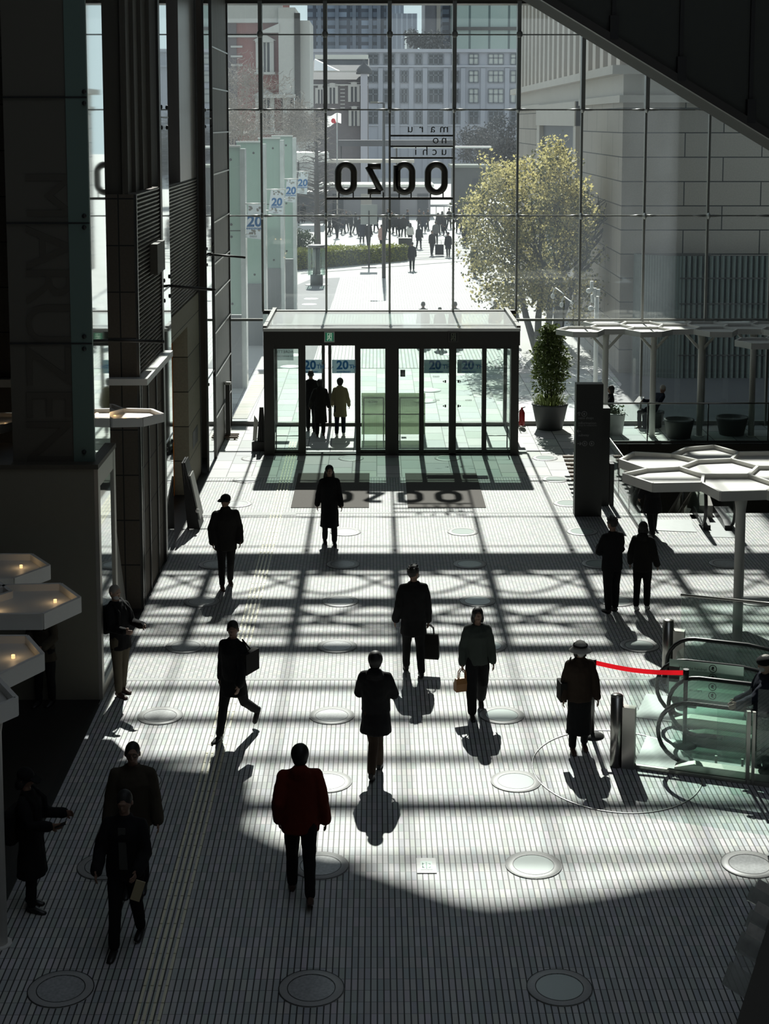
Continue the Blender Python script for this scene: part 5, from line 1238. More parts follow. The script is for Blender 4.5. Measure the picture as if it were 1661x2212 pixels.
t, a_, b_, Y = shed('long low grey pavilion behind the crowd', 690, 930, 404, 470, 'tower_brown', 5)
for k in range(4): MB().box(a_.x+1.2+k*2.6,a_.x+2.2+k*2.6,Y-.05,Y,0,2.2).build('door', M['dim_window'] if k != 1 else M['pale_stone_plain'], t)
t, a_, b_, Y = shed('low dark pavilion with a curved front at the left of the plaza', 632, 700, 420, 478, 'asphalt', 5, extra='dark')
q = MB(); 
for k in range(8): x = 925+k*17; g0 = G(x, 468); q.tube([g0, g0+Vector((0,0,1.0))],.03,5)
q.tube([G(925,468)+Vector((0,0,1)), G(1044,468)+Vector((0,0,1))],.03,5)
single(q, 'guard_fence', M['steel_dark'], 'low metal guard fence in front of the shed', 'fence', loc=G(985,468))
# parked cars far behind
def car(x, y, lab, col):
    g0 = G(x, y); t = thing('car', lab, 'car', g0, group='cars at the far roadside')
    def C(pts, w): q = MB(); q.prism([(g0.x+a, g0.y-w/2, z) for a, z in pts], (0,w,0)); return q
    C([(-2.1,.35),(2.1,.35),(2.15,.8),(1.3,.92),(-1.9,.98),(-2.15,.7)],1.7).build('body', mat('car_'+col, {'blue':(.10,.16,.24),'silver':(.4,.4,.42)}[col], .3, .3), t)
    C([(-1.6,.95),(1.2,.92),(.6,1.42),(-1.1,1.45)],1.5).build('cabin', M['dim_window'], t)
    for a in (-1.3,1.3):
        for s_ in (-1,1): MB().tube([(g0.x+a,g0.y+s_*.86-.1,.33),(g0.x+a,g0.y+s_*.86+.1,.33)],.33,14).build('wheel', M['rubber'], t)
car(1012,402,'dark blue car parked beyond the grey-green shed','blue'); car(1078,405,'silver car seen between the tree and the shed','silver')

# ---- buildings
def windows(par, rects, Y, m_='dim_window', mull=None, frame='jp_trim', cols=1):
    for i, (xa, xb, ya, yb, mt, nc) in enumerate(rects):
        a_, b_ = AT(xa,ya,Y), AT(xb,yb,Y); w = MB(); w.box(a_.x,b_.x,Y-.10,Y-.04,b_.z,a_.z); o = w.build('window', M[mt], par)
        q = MB()
        for k in range(nc+1): x = a_.x+(b_.x-a_.x)*k/nc; q.box(x-.09,x+.09,Y-.18,Y-.1,b_.z,a_.z)
        for z in (a_.z, b_.z, b_.z+(a_.z-b_.z)*.62): q.box(a_.x,b_.x,Y-.18,Y-.1,z-.08,z+.08)
        q.build('window_bars', mat('win_bar', (.14,.15,.17), .6), o)
YJ = 240
t = thing('grey_blue_building', 'long grey-blue office block with rows of multi-pane windows', 'building', (AT(950,200,YJ).x, YJ, 0))
xl, xr = AT(640,200,YJ).x, AT(1210,200,YJ).x; zt3 = AT(950,106,YJ).z
MB().box(xl,xr,YJ,YJ+20,0,zt3).build('wall', M['jp_wall'], t)
q = MB(); q.box(xl,xr,YJ-.5,YJ,zt3-.5,zt3); q.box(xl,xr,YJ-.35,YJ,AT(950,145,YJ).z,AT(950,141,YJ).z); q.box(xl,xr,YJ-.2,YJ,AT(950,272,YJ).z,AT(950,269,YJ).z); q.build('cornice', M['jp_trim'], t)
rects = []
cols_ = ((795,817,2,0),(829,852,2,0),(866,880,2,0),(897,911,2,0),(926,957,3,0),(976,991,2,0),(1013,1033,2,1),(1055,1087,3,1),(1103,1125,2,1))
for ri, (ya, yb) in enumerate(((117,139),(153,178),(192,222),(240,268))):
    for (xa, xb, nc, br) in cols_:
        rects.append((xa, xb, ya, yb, 'bright_window' if br and ri < 3 else 'dim_window', nc))
windows(t, rects, YJ)
q = MB()
for x in (822,858,888,918,963,1000,1043,1095): p_ = AT(x,200,YJ).x; q.box(p_-.35,p_+.35,YJ-.22,YJ,0,AT(950,147,YJ).z)
q.build('pilaster', M['jp_wall'], t)
# rooftop garden and railing
lf = MB(); leafcloud(lf, [Vector((AT(x,85,YJ+8).x+Rn.gauss(0,.8), YJ+8, zt3+Rn.uniform(.3,2.4))) for x in range(893,950,3)], 2200, .5, Rn, .5)
lf.build('roof_garden', M['far_leaf'], t)
# towers
def tower(label, xa, xb, yt, Y, m_, dep=25, ztop=None, name='office_tower'):
    a_, b_ = AT(xa,50,Y), AT(xb,50,Y); z = ztop or AT(xa,yt,Y).z
    t = thing(name, label, 'building', ((a_.x+b_.x)/2,Y,0), group='office towers behind the grey-blue building')
    MB().box(a_.x,b_.x,Y,Y+dep,0,z).build('tower_body', M[m_], t); return t, a_, b_, z
t, a_, b_, z = tower('dark blue glass tower behind the slate-roofed hall', 664, 841, -200, 300, 'tower_blue', ztop=70)
q = MB()
for x in (690,728,765,800,818,838): p_ = AT(x,50,300).x; q.box(p_-.35,p_+.35,299.3,300,0,70)
q.build('fin', mat('tower_fin', (.12,.14,.18), .6), t)
t, a_, b_, z = tower('light grey ribbed tower left of the sky gap', 846, 901, 29, 420, 'tower_grey')
t, a_, b_, z = tower('pale thin tower top above the ribbed tower', 846, 872, -60, 520, 'tower_grey', ztop=80)
t, a_, b_, z = tower('small white wedge-shaped block below the ribbed tower', 879, 892, 66, 330, 'paper')
t, a_, b_, z = tower('brownish tower right of the sky gap', 918, 956, -200, 330, 'tower_brown', ztop=75)
MB().box(AT(943,50,330).x,AT(953,50,330).x,329.7,330,10,60).build('bright_strip', M['pale_stone_plain'], t)
t, a_, b_, z = tower('narrow dark blue glass tower beside the brownish one', 956, 990, -200, 315, 'tower_blue', dep=10, ztop=75)
t, a_, b_, z = tower('green-grey glass tower with tall panes at the upper right', 986, 1128, 3, 290, 'tower_green', ztop=80)
p_ = AT(1000,62,290).z; MB().box(a_.x,b_.x,289.5,290,p_-.3,p_+.3).build('ledge', M['frame_dark'], t)
# slate-roofed dark brick hall
YS = 190
t = thing('slate_roofed_hall', 'dark brick hall with slate roof, bright ridge and small domed turret', 'building', (AT(735,200,YS).x, YS, 0))
X_ = lambda x: AT(x,200,YS).x; Z_ = lambda y: AT(735,y,YS).z
MB().box(X_(668),X_(795),YS,YS+14,0,Z_(172)).build('wall', M['brick_dark'], t)
MB().prism([(X_(660),YS-.4,Z_(172)),(X_(797),YS-.4,Z_(172)),(X_(797),YS+6,Z_(122)),(X_(676),YS+6,Z_(122))],(0,.4,0)).build('roof', M['roof_slate'], t)
MB().box(X_(677),X_(795),YS+5.5,YS+6.6,Z_(124),Z_(114)).build('roof_ridge', M['roof_bright'], t)
MB().prism([(X_(679),YS-.6,Z_(153)),(X_(731),YS-.6,Z_(153)),(X_(679),YS+1,Z_(127))],(.2,.2,0)).build('gable', mat('gable_white', (.9,.9,.88), .5), t)
q = MB(); q.box(X_(668),X_(795),YS-.3,YS,Z_(185),Z_(182)); q.box(X_(668),X_(795),YS-.4,YS,Z_(156),Z_(153)); q.build('cornice', M['tower_stone'], t)
for (xa, xb, ya, yb) in ((712,724,186,224),(758,771,184,220),(759,771,236,272),(687,697,190,224)):
    o = MB().box(X_(xa)-.15,X_(xb)+.15,YS-.2,YS-.05,Z_(yb),Z_(ya)).build('window', M['dim_window'], t)
    q = MB(); q.box(X_(xa)-.35,X_(xa),YS-.35,YS-.1,Z_(yb),Z_(ya)); q.box(X_(xb),X_(xb)+.35,YS-.35,YS-.1,Z_(yb),Z_(ya)); q.box(X_(xa),X_(xb),YS-.35,YS-.1,Z_(ya)-.2,Z_(ya)+.3); q.box((X_(xa)+X_(xb))/2-.08,(X_(xa)+X_(xb))/2+.08,YS-.3,YS-.1,Z_(yb),Z_(ya))
    q.prism([(X_(xa)-.4,YS-.35,Z_(ya)+.3),(X_(xb)+.4,YS-.35,Z_(ya)+.3),((X_(xa)+X_(xb))/2,YS-.35,Z_(ya-7))],(0,.3,0)); q.build('window_frame', M['tower_stone'], o)
q = MB()
for y in range(184,240,8): q.box(X_(735),X_(745),YS-.15,YS,Z_(y+2),Z_(y))
q.build('stone_bands', M['tower_stone'], t)
q = MB(); q.box(X_(779),X_(794),YS-.8,YS+.5,0,Z_(160)); q.build('turret', mat('turret_pale', (.40,.41,.46), .9), t)
MB().lathe(((X_(779)+X_(794))/2,YS,Z_(160)), [(1.0,0),(.95,.5),(.6,1.0),(.15,1.3),(.1,1.8)], 16).build('dome', M['roof_slate'], t)
# red brick station-like block at the left
YR_ = 150
t = thing('red_brick_building', 'red brick building with pale stone tower, bands and framed windows at the upper left', 'building', (AT(575,200,YR_).x, YR_, 0))
X_ = lambda x: AT(x,200,YR_).x; Z_ = lambda y: AT(575,y,YR_).z
MB().box(X_(430),X_(607),YR_,YR_+16,0,Z_(-60)).build('wall', M['brick_red'], t)
MB().box(X_(430),X_(512),YR_-.15,YR_,0,Z_(-60)).build('side_wall', M['brick_dark'], t)
MB().box(X_(604),X_(640),YR_-1.2,YR_+8,Z_(205),Z_(18)).box(X_(640),X_(670),YR_-.6,YR_+8,0,Z_(45)).box(X_(612),X_(628),YR_-.8,YR_+6,0,Z_(205)).build('stone_tower', M['tower_stone'], t)
q = MB(); q.box(X_(638),X_(650),YR_-1.3,YR_-.6,Z_(300),Z_(30)); q.build('drain_shaft', M['frame_dark'], t)
q = MB(); q.box(X_(430),X_(612),YR_-.8,YR_,Z_(50),Z_(10)); q.box(X_(440),X_(570),YR_-.5,YR_,Z_(81),Z_(76)); q.box(X_(560),X_(640),YR_-1.4,YR_,Z_(212),Z_(204)); q.box(X_(480),X_(612),YR_-.6,YR_,Z_(290),Z_(283)); q.build('cornice', M['tower_stone'], t)
MB().prism([(X_(560),YR_-1.3,Z_(72)),(X_(606),YR_-1.3,Z_(72)),(X_(606),YR_-1.3,Z_(52))],(0,1.2,0)).build('pediment', M['tower_stone'], t)
q = MB()
for y in (99,120,139): q.box(X_(500),X_(525),YR_-.3,YR_,Z_(y+4),Z_(y))
q.build('stone_bands', M['tower_stone'], t)
for (xa, xb, ya, yb) in ((562,584,92,156),(560,584,210,280)):
    o = MB().box(X_(xa),X_(xb),YR_-.2,YR_-.05,Z_(yb),Z_(ya)).build('window', M['dim_window'], t)
    q = MB(); q.box(X_(xa)-.35,X_(xa),YR_-.6,YR_-.1,Z_(yb),Z_(ya)); q.box(X_(xb),X_(xb)+.4,YR_-.6,YR_-.1,Z_(yb),Z_(ya)); q.box(X_(xa)-.5,X_(xb)+.5,YR_-.7,YR_-.1,Z_(yb+5),Z_(yb)); q.box(X_(xa)-.4,X_(xb)+.4,YR_-.7,YR_-.1,Z_(ya),Z_(ya-4))
    for k in (1,2): x = X_(xa)+(X_(xb)-X_(xa))*k/3; q.box(x-.07,x+.07,YR_-.3,YR_-.2,Z_(yb),Z_(ya))
    q.prism([(X_(xa)-.6,YR_-.7,Z_(ya-4)),(X_(xb)+.6,YR_-.7,Z_(ya-4)),((X_(xa)+X_(xb))/2,YR_-.7,Z_(ya-18))],(0,.5,0)); q.build('window_frame', M['tower_stone'], o)
# stone building at the right
XB = 8.45; YB = AX(1340, 560, XB).y
t = thing('stone_building', 'big pale stone building with deep joints, cornice and dark portal at the right', 'building', (XB+6, YB+20, 0))
ZC = AX(1340,222,XB).z; ZC2 = AX(1340,140,XB).z
YE = AX(1119,250,XB).y
MB().box(XB,XB+34,YB,YE,0,ZC).build('wall', M['pale_stone'], t)
MB().box(XB+.35,XB+34,YB+.35,YE+1,ZC2,38).build('upper_wall', M['pale_stone'], t)
q = MB(); q.box(XB-.15,XB+34,YB-.15,YE+.2,ZC,ZC+.25); q.box(XB,XB+34,YB,YE,ZC,ZC2-.35); q.box(XB-.45,XB+34,YB-.45,YE+.4,ZC2-.35,ZC2-.05); q.build('cornice', M['pale_stone_plain'], t)
q = MB()
y_ = YB+1.5
while y_ < YE-1: q.box(XB+.1,XB+.35,y_,y_+.8,ZC2,38); y_ += 2.0
x_ = XB+.9
while x_ < XB+20: q.box(x_,x_+.5,YB+.1,YB+.35,ZC2,38); x_ += 1.5
q.build('pilaster', M['pale_stone_plain'], t)
ya_, yb_ = AX(1175,330,XB).y, AX(1250,330,XB).y; zp = AX(1250,272,XB).z
MB().box(XB-.04,XB+.0,yb_,ya_,0,zp).build('portal', M['dim_window'], t)
q = MB(); q.box(XB-.25,XB,yb_-.8,yb_,0,zp+1); q.box(XB-.25,XB,ya_,ya_+1.2,0,zp+1); q.box(XB-.3,XB,yb_-.8,ya_+1.2,zp,zp+1); q.build('portal_frame', M['pale_stone_plain'], t)
# fluted curved screen at the foot
zf = AT(1500,547,YB).z; x0_ = AT(1352,700,YB).x; q = MB(); c_ = Vector((AT(1440,700,YB).x+.2, YB+.3, 0)); r_ = 1.35
pts = [(c_.x+r_*cos(a), c_.y+r_*sin(a)) for a in [pi*1.0+pi*.5*k/22 for k in range(23)]]
for (x, y) in pts: q.tube([(x,y,0),(x,y,zf)], .075, 8, caps=False)
x = c_.x+.12
while x < XB+22: q.tube([(x,c_.y-r_,0),(x,c_.y-r_,zf)], .075, 6, caps=False); x += .19
q.build('fluted_screen', M['fluted_green'], t)
q = MB(); q.lathe((c_.x,c_.y,0),[(r_-.02,0),(r_-.02,zf)],40); q.box(c_.x,XB+22,c_.y-r_+.03,c_.y-r_+.06,0,zf)
for yy_ in (594,648,757): z = AT(1500,yy_,YB).z; q.box(c_.x,XB+22,c_.y-r_-.09,c_.y-r_,z-.02,z+.02)
q.build('screen_back', M['frame_dark'], t)
# ================================================================ PEOPLE
mat('skin', (.22,.13,.09), .6); mat('skin_pale', (.36,.24,.18), .6)
mat('hair_black', (.008,.007,.006), .6); mat('hair_grey', (.28,.26,.23), .7)
mat('mask_white', (.45,.45,.44), .8)
for nm, c in (('cloth_black',(.010,.010,.011)),('cloth_dark',(.016,.015,.014)),('cloth_navy',(.010,.013,.024)),('cloth_brown',(.035,.024,.017)),('cloth_red',(.105,.015,.007)),('cloth_beige',(.22,.19,.11)),('cloth_green',(.045,.055,.048)),('cloth_khaki',(.10,.085,.06)),('cloth_grey',(.10,.10,.10)),('cloth_white',(.5,.5,.48)),('cloth_olive',(.05,.042,.03)),('cloth_pink',(.45,.30,.27))):
    mat(nm, c, .9, spec=.2)
mat('leather_tan', (.30,.14,.045), .45); mat('leather_black', (.012,.011,.010), .8, spec=.2)
mat('shoe_black', (.012,.012,.012), .4); mat('shoe_white', (.5,.5,.5), .6); mat('shoe_brown', (.06,.03,.02), .5)

def rotx(v, a):   # swing forward (towards -Y) by a
    return Vector((v.x, v.y*cos(a) + v.z*sin(a), v.z*cos(a) - v.y*sin(a)))
def remesh(mb, voxel, name, mats, parent, rough=0.0, seed=0, smooth=2):
    me = bpy.data.meshes.new('tmp'); me.from_pydata([tuple(v) for v in mb.v], [], mb.f)
    bm = bmesh.new(); bm.from_mesh(me); bmesh.ops.recalc_face_normals(bm, faces=bm.faces); bm.to_mesh(me); bm.free()
    o = bpy.data.objects.new('tmp', me)
    md = o.modifiers.new('r', 'REMESH'); md.mode = 'VOXEL'; md.voxel_size = voxel; md.use_smooth_shade = True
    if smooth: m2 = o.modifiers.new('s', 'SMOOTH'); m2.iterations = smooth; m2.factor = .5
    nm = evaluated(o); nm.name = name
    bpy.data.objects.remove(o); bpy.data.meshes.remove(me)
    if rough:
        of = Vector((seed*3.1, seed*1.7, 0))
        no = [v.normal.copy() for v in nm.vertices]
        for v, vn in zip(nm.vertices, no):
            n1 = noise.noise(Vector((v.co.x*9, v.co.y*9, v.co.z*5))+of) + .6*noise.noise(Vector((v.co.x*20, v.co.y*20, v.co.z*13))+of)
            v.co += vn*n1*rough
    nm.polygons.foreach_set('use_smooth', [True]*len(nm.polygons)); nm.materials.clear(); nm.materials.append(mats)
    ob = bpy.data.objects.new(name, nm); COL.objects.link(ob); ob.parent = parent; return ob
def ring_loft(mb, rings, n=16):
    """rings: (centre, rx, ry) stacked; elliptical, closed ends"""
    o = len(mb.v)
    for c, rx, ry in rings:
        for k in range(n): mb.v.append(Vector(c) + Vector((rx*cos(2*pi*k/n), ry*sin(2*pi*k/n), 0)))
    for i in range(len(rings)-1):
        for k in range(n): mb.f.append([o+i*n+k, o+i*n+(k+1) % n, o+(i+1)*n+(k+1) % n, o+(i+1)*n+k]); mb.m.append(0); mb.sm.append(True)
    mb.f.append([o+k for k in range(n)][::-1]); mb.f.append([o+(len(rings)-1)*n+k for k in range(n)]); mb.m += [0,0]; mb.sm += [True,True]
def limb(mb, pts, rad):
    mb.tube(pts, rad, 12)
    for p, r in zip(pts, rad): mb.ball(p, r if not hasattr(r,'__len__') else max(r), n=10)

def person(label, loc, face, h=1.68, lean=0, arms=((0,6,10),(0,6,10)), legs=((4,3),(-4,3)), head=(0,0), top='cloth_black', bottom='cloth_dark', hair='short', hairm='hair_black', coat=None, hem=.12, width=1.0, bag=None, shoes='shoe_black', skin='skin', mask=False, hood=False, hat=None, wide=1.0, scarf=False, voxel=.009, sit=None, stance=.09, flare=1.0, group=None, name='person', sleeves=1.0, turn=0, glasses=False, collar=True, belt=False):
    """face: heading in degrees, 0 = facing the camera (-Y), 180 = away; arms: (swing forward, out, elbow bend[, inward]) right then left;
    legs: (hip swing, knee bend) right then left; right is the person's right (-X when facing -Y)"""
    s = h/1.68
    t = bpy.data.objects.new(name, None); COL.objects.link(t); t.empty_display_size = .2
    t.location = loc; t.rotation_euler = (0,0,R(face)); t.scale = (s,s,s); t['label'] = label; t['category'] = 'person'
    if group: t['group'] = group
    HZ = .89; ln = R(lean)
    # legs
    feet = []; LP = []
    for i, (hp, kn) in enumerate(legs):
        sx_ = -1 if i == 0 else 1
        hipj = Vector((sx_*.085, 0, 0)); th = rotx(Vector((sx_*(stance-.085), 0, -.42)), R(hp)); kj = hipj+th
        shn = rotx(Vector((sx_*.0, 0, -.40)), R(hp-kn)); aj = kj+shn
        LP.append((hipj, kj, aj)); feet.append(aj.z-.075)
    if sit is None: base = -min(feet)
    else: base = sit
    off = Vector((0,0,base)); LP = [tuple(p+off for p in q) for q in LP]; pel = Vector((0,0,base))
    def T(x, y, z):    # torso-local to person (z above hip)
        v = rotx(Vector((x,y,z)), ln); return pel+v
    sh = [T(-.155*width,0,.455), T(.155*width,0,.455)]
    # arms (right, left)
    AP = []
    for i, a in enumerate(arms):
        sx_ = -1 if i == 0 else 1; sw, ab, el = a[:3]; inw = a[3] if len(a) > 3 else 0
        d = Vector((sx_*sin(R(ab)), 0, -cos(R(ab)))); d = rotx(d, R(sw)+ln*.6); e = sh[i]+d*.275
        fd = rotx(Vector((sx_*sin(R(ab))*.6 - sx_*sin(R(inw)), 0, -1)).normalized(), R(sw+el)+ln*.6); w = e+fd*.235; AP.append((sh[i], e, w, fd))
    hy, hp_ = R(head[0]), R(head[1])
    nb = T(0,.005,.555); hc = nb+rotx(Vector((0,-.012,.135)), ln*.4+hp_*.7)
    HM = Matrix.Rotation(hy,3,'Z') @ Matrix.Rotation(hp_,3,'X')
    def HD(x, y, z): return hc+HM@(Vector((x,y,z))*1.06)
    # ---- body: one continuous surface
    b = MB()
    ring_loft(b, [(T(0,0,-.07),.13,.09),(T(0,0,0),.155,.105),(T(0,0,.08),.15,.10),(T(0,0,.20),.125,.09),(T(0,-.0,.36),.15,.105),(T(0,0,.45),.15*width,.09),(T(0,0,.50),.09,.065)])
    limb(b, [nb-Vector((0,0,.05)), hc-Vector((0,-.01,.06))], [.056,.052])
    for (s0, e, w, fd) in AP: limb(b, [s0, e, w], [.045,.036,.026])
    for (a, k, an) in LP: limb(b, [a, a.lerp(k,.35), k, k.lerp(an,.35), an], [.085,.078,.052,.054,.036])
    b.ball(hc, .073,.090,.105, 18, M=HM); b.ball(HD(0,-.028,-.055), .050,.055,.058, 12, M=HM)
    b.ball(HD(0,-.088,-.012), .013,.022,.026, 8, M=HM); b.ball(HD(0,-.080,-.052), .024,.014,.010, 8, M=HM); b.ball(HD(0,-.078,.032), .045,.014,.012, 8, M=HM)
    for sx_ in (-1,1): b.ball(HD(sx_*.076,.008,-.01), .010,.020,.032, 8, M=HM)
    # hands
    for i, (s0, e, w, fd) in enumerate(AP):
        sx_ = -1 if i == 0 else 1; side = Vector((sx_,0,0)); side = (side-fd*side.dot(fd)).normalized(); fr_ = fd.cross(side)*(1 if i else 1); fr_ = fr_ if fr_.y < 0 else -fr_
        pc = w+fd*.05; 
        Mx = Matrix((side, fr_, fd)).transposed(); b.ball(pc, .016,.042,.052, 10, M=Mx)
        for k, (o_, L) in enumerate(((-.030,.062),(-.010,.074),(.010,.070),(.029,.056))):
            r0_ = w+fd*.085-fr_*o_; m1 = r0_+fd*L*.5-side*.006; m2 = m1+(fd*.72-side*.69)*L*.52; b.tube([r0_-fd*.03, r0_, m1, m2], [.009,.009,.0085,.007], 6)
        th0 = w+fd*.03+fr_*.032; b.tube([th0, th0+fd*.03+fr_*.024, th0+fd*.058+fr_*.026-side*.012], [.012,.011,.008], 6)
    remesh(b, voxel*.8, 'body', M[skin], t, smooth=1)
    # ---- trousers / legs
    q = MB(); wv = wide
    ring_loft(q, [(T(0,0,-.09),.145,.10),(T(0,0,0),.168,.118),(T(0,0,.10),.16,.11),(T(0,0,.14),.14,.10)])
    for (a, k, an) in LP:
        hemp = an+(k-an)*.08
        limb(q, [a, a.lerp(k,.4), k, k.lerp(hemp,.5), hemp], [.098,.094*(.6+.4*wv),.070*wv,.064*wv,.058*wv])
    remesh(q, voxel*1.2, 'trousers', M[bottom], t, rough=.006, seed=len(label))
    # ---- jacket / coat
    j = MB(); ex = .024*sleeves
    cd = coat if coat is not None else 0
    rings = []
    fm = (LP[0][1]+LP[1][1])/2; spread = abs(LP[0][1].y-LP[1][1].y)
    zb_ = -.10 if not coat else -coat
    if coat:
        nst = 5
        for k in range(nst):
            u = 1-k/(nst-1); z = zb_*u+ -.02*(1-u); f_ = u*coat/.45
            cen = T(0,0,z) if sit is None else T(0,0,-.05)
            cy = fm.y*min(1,f_)*.6; fl = 1+(.30*flare)*u
            rings.append((Vector((cen.x, cy, pel.z+z)), .172*width*fl, .128*fl+spread*.28*min(1,f_)))
    else: rings.append((T(0,0,-hem), .182*width,.135))
    rings += [(T(0,0,0),.180*width,.132),(T(0,0,.12),.176*width,.128),(T(0,0,.25),.176*width,.126),(T(0,-.005,.36),.185*width,.130),(T(0,0,.43),.180*width,.118),(T(0,.004,.475),.150*width,.100),(T(0,.006,.515),.105,.080),(T(0,.006,.56 if collar else .53),.080,.072)]
    ring_loft(j, rings, 20)
    for (s0, e, w, fd) in AP: limb(j, [T(0,.01,.50), s0+Vector((0,.004,.012))], [.062,.058]); limb(j, [s0, s0.lerp(e,.5), e, w], [.042+ex,.048+ex,.044+ex,.038+ex])
    if hood: j.ball(T(0,.075,.535), .11,.065,.075, 12); j.ball(T(0,.05,.49), .13,.08,.07, 12)
    if scarf: j.ball(nb+Vector((0,-.01,-.0)), .098,.09,.055, 12)
    remesh(j, voxel*1.25, 'coat' if coat else 'jacket', M[top], t, rough=.010, seed=len(label)+3)
    if belt: 
        q = MB(); c_ = T(0,0,.1); q.tube([(c_.x+.178*cos(a*pi/12), c_.y+.133*sin(a*pi/12), c_.z) for a in range(24)], [(.015,.008)]*24, 6, closed=True); q.build('belt', M['cloth_black'], t, off=Vector())
    # ---- hair
    q = MB(); vh = voxel
    if hair == 'short': q.ball(HD(0,.014,.022), .083,.096,.102, 16, M=HM); 
    elif hair == 'round': q.ball(HD(0,.012,.012), .098,.108,.112, 18, M=HM); q.ball(HD(0,.04,-.045), .08,.065,.07, 12, M=HM)
    elif hair == 'bob': q.ball(HD(0,.012,.014), .090,.100,.106, 16, M=HM); [q.ball(HD(sx_*.062,.02,-.06), .036,.062,.075, 10, M=HM) for sx_ in (-1,1)]; q.ball(HD(0,.05,-.06), .08,.05,.075, 10, M=HM)
    elif hair == 'long': q.ball(HD(0,.014,.014), .092,.102,.106, 16, M=HM); limb(q, [HD(-.055,.03,-.04), HD(-.07,.05,-.15), T(-.08,.04,.46)], [.048,.05,.04]); limb(q, [HD(.055,.03,-.04), HD(.07,.05,-.15), T(.08,.04,.46)], [.048,.05,.04]); limb(q, [HD(0,.06,-.05), T(0,.09,.46)], [.06,.06])
    elif hair == 'spiky':
        q.ball(HD(0,.012,.022), .086,.098,.102, 14, M=HM); rr_ = random.Random(4)
        for k in range(14): a = rr_.uniform(0,2*pi); e_ = rr_.uniform(.3,1.3); q.tube([HD(.05*cos(a)*cos(e_),.05*sin(a)*cos(e_),.06*sin(e_)+.03), HD(.10*cos(a)*cos(e_),.12*sin(a)*cos(e_),.108*sin(e_)+.03)], [.03,.01], 6)
    elif hair == 'bald': q.ball(HD(0,.012,.010), .078,.094,.103, 16, M=HM)
    if hair and hair != 'hidden':
        o_ = remesh(q, .010, 'hair', M[hairm], t, rough=.005 if hair != 'bald' else 0, seed=2)
        # keep the face free: push nothing, the face is in front of the cap
    if mask: q = MB(); q.ball(HD(0,-.052,-.048), .058,.052,.052, 12, M=HM); q.build('face_mask', M['mask_white'], t, off=Vector())
    if glasses: q = MB(); [q.tube([HD(sx_*.035+.022*cos(a*pi/6),-.098,.012+.018*sin(a*pi/6)) for a in range(12)], .004, 5, closed=True) for sx_ in (-1,1)]; q.build('glasses', M['black'], t, off=Vector())
    if hat == 'cap':
        q = MB(); q.ball(HD(0,.010,.040), .094,.106,.088, 16, M=HM); q.prism([HD(-.07,-.075,.045),HD(.07,-.075,.045),HD(.055,-.165,.035),HD(0,-.18,.033),HD(-.055,-.165,.035)], HM@Vector((0,0,.014))); q.build('cap', M['cloth_black'], t, off=Vector())
    if hat == 'bucket':
        q = MB(); q.ball(HD(0,.0,.045), .098,.108,.085, 16, M=HM); q.build('hat', mat('hat_white', (.52,.50,.45), .8), t, off=Vector())
        q = MB(); 
        pr = [(.095,.03),(.155,-.015),(.160,-.022),(.098,.018)]; n_ = 24
        for (r0_, z0_), (r1_, z1_) in zip(pr, pr[1:]+pr[:1]):
            o_ = len(q.v)
            for k in range(n_): a = 2*pi*k/n_; q.v.append(HD(r0_*cos(a), r0_*1.05*sin(a), z0_)); q.v.append(HD(r1_*cos(a), r1_*1.05*sin(a), z1_))
            for k in range(n_): q.f.append([o_+2*k, o_+2*((k+1)%n_), o_+2*((k+1)%n_)+1, o_+2*k+1]); q.m.append(0); q.sm.append(True)
        q.build('hat_brim', M['hat_white'], t, off=Vector())
        q = MB(); q.tube([HD(.099*cos(a*pi/12), .109*sin(a*pi/12), .055) for a in range(24)], [(.018,.006)]*24, 6, closed=True); q.build('hat_band', M['cloth_black'], t, off=Vector())
    if hat in ('beanie', 'beret'):
        q = MB(); q.ball(HD(0,.012,.042), .096 if hat == 'beanie' else .12,.106 if hat == 'beanie' else .125,.086 if hat == 'beanie' else .07, 16, M=HM); q.build('beret' if hat == 'beret' else 'beanie', M['cloth_black'], t, off=Vector())
        if hat == 'beret' : pass
    # ---- shoes
    for i, ((a, k, an), (hp, kn)) in enumerate(zip(LP, legs)):
        pitch = R(hp-kn); lift = an.z-.075
        ang = 0 if lift < .03 else pitch*.9
        def FP(x, y, z): return an+rotx(Vector((x, y, z)), ang)
        q = MB(); ring = []
        q.tube([FP(0,.055,-.035), FP(0,.03,-.03), FP(0,-.04,-.038), FP(0,-.10,-.050), FP(0,-.165,-.060), FP(0,-.185,-.062)], [(.034,.028),(.044,.036),(.040,.040),(.030,.044),(.020,.036),(.008,.014)], 10)
        q.tube([FP(0,.0,-.04), FP(0,.0,.02)], [.042,.040], 10)
        q.build('shoe', M[shoes], t, off=Vector())
    # ---- world helper
    t['_s'] = s
    def WP(v): v = Vector(v)*s; c, n_ = cos(R(face)), sin(R(face)); return Vector(loc)+Vector((v.x*c-v.y*n_, v.x*n_+v.y*c, v.z))
    return t, WP, AP, T, HD
def facing(rz, v): c, n_ = cos(R(rz)), sin(R(rz)); return Vector((v[0]*c-v[1]*n_, v[0]*n_+v[1]*c, v[2]))
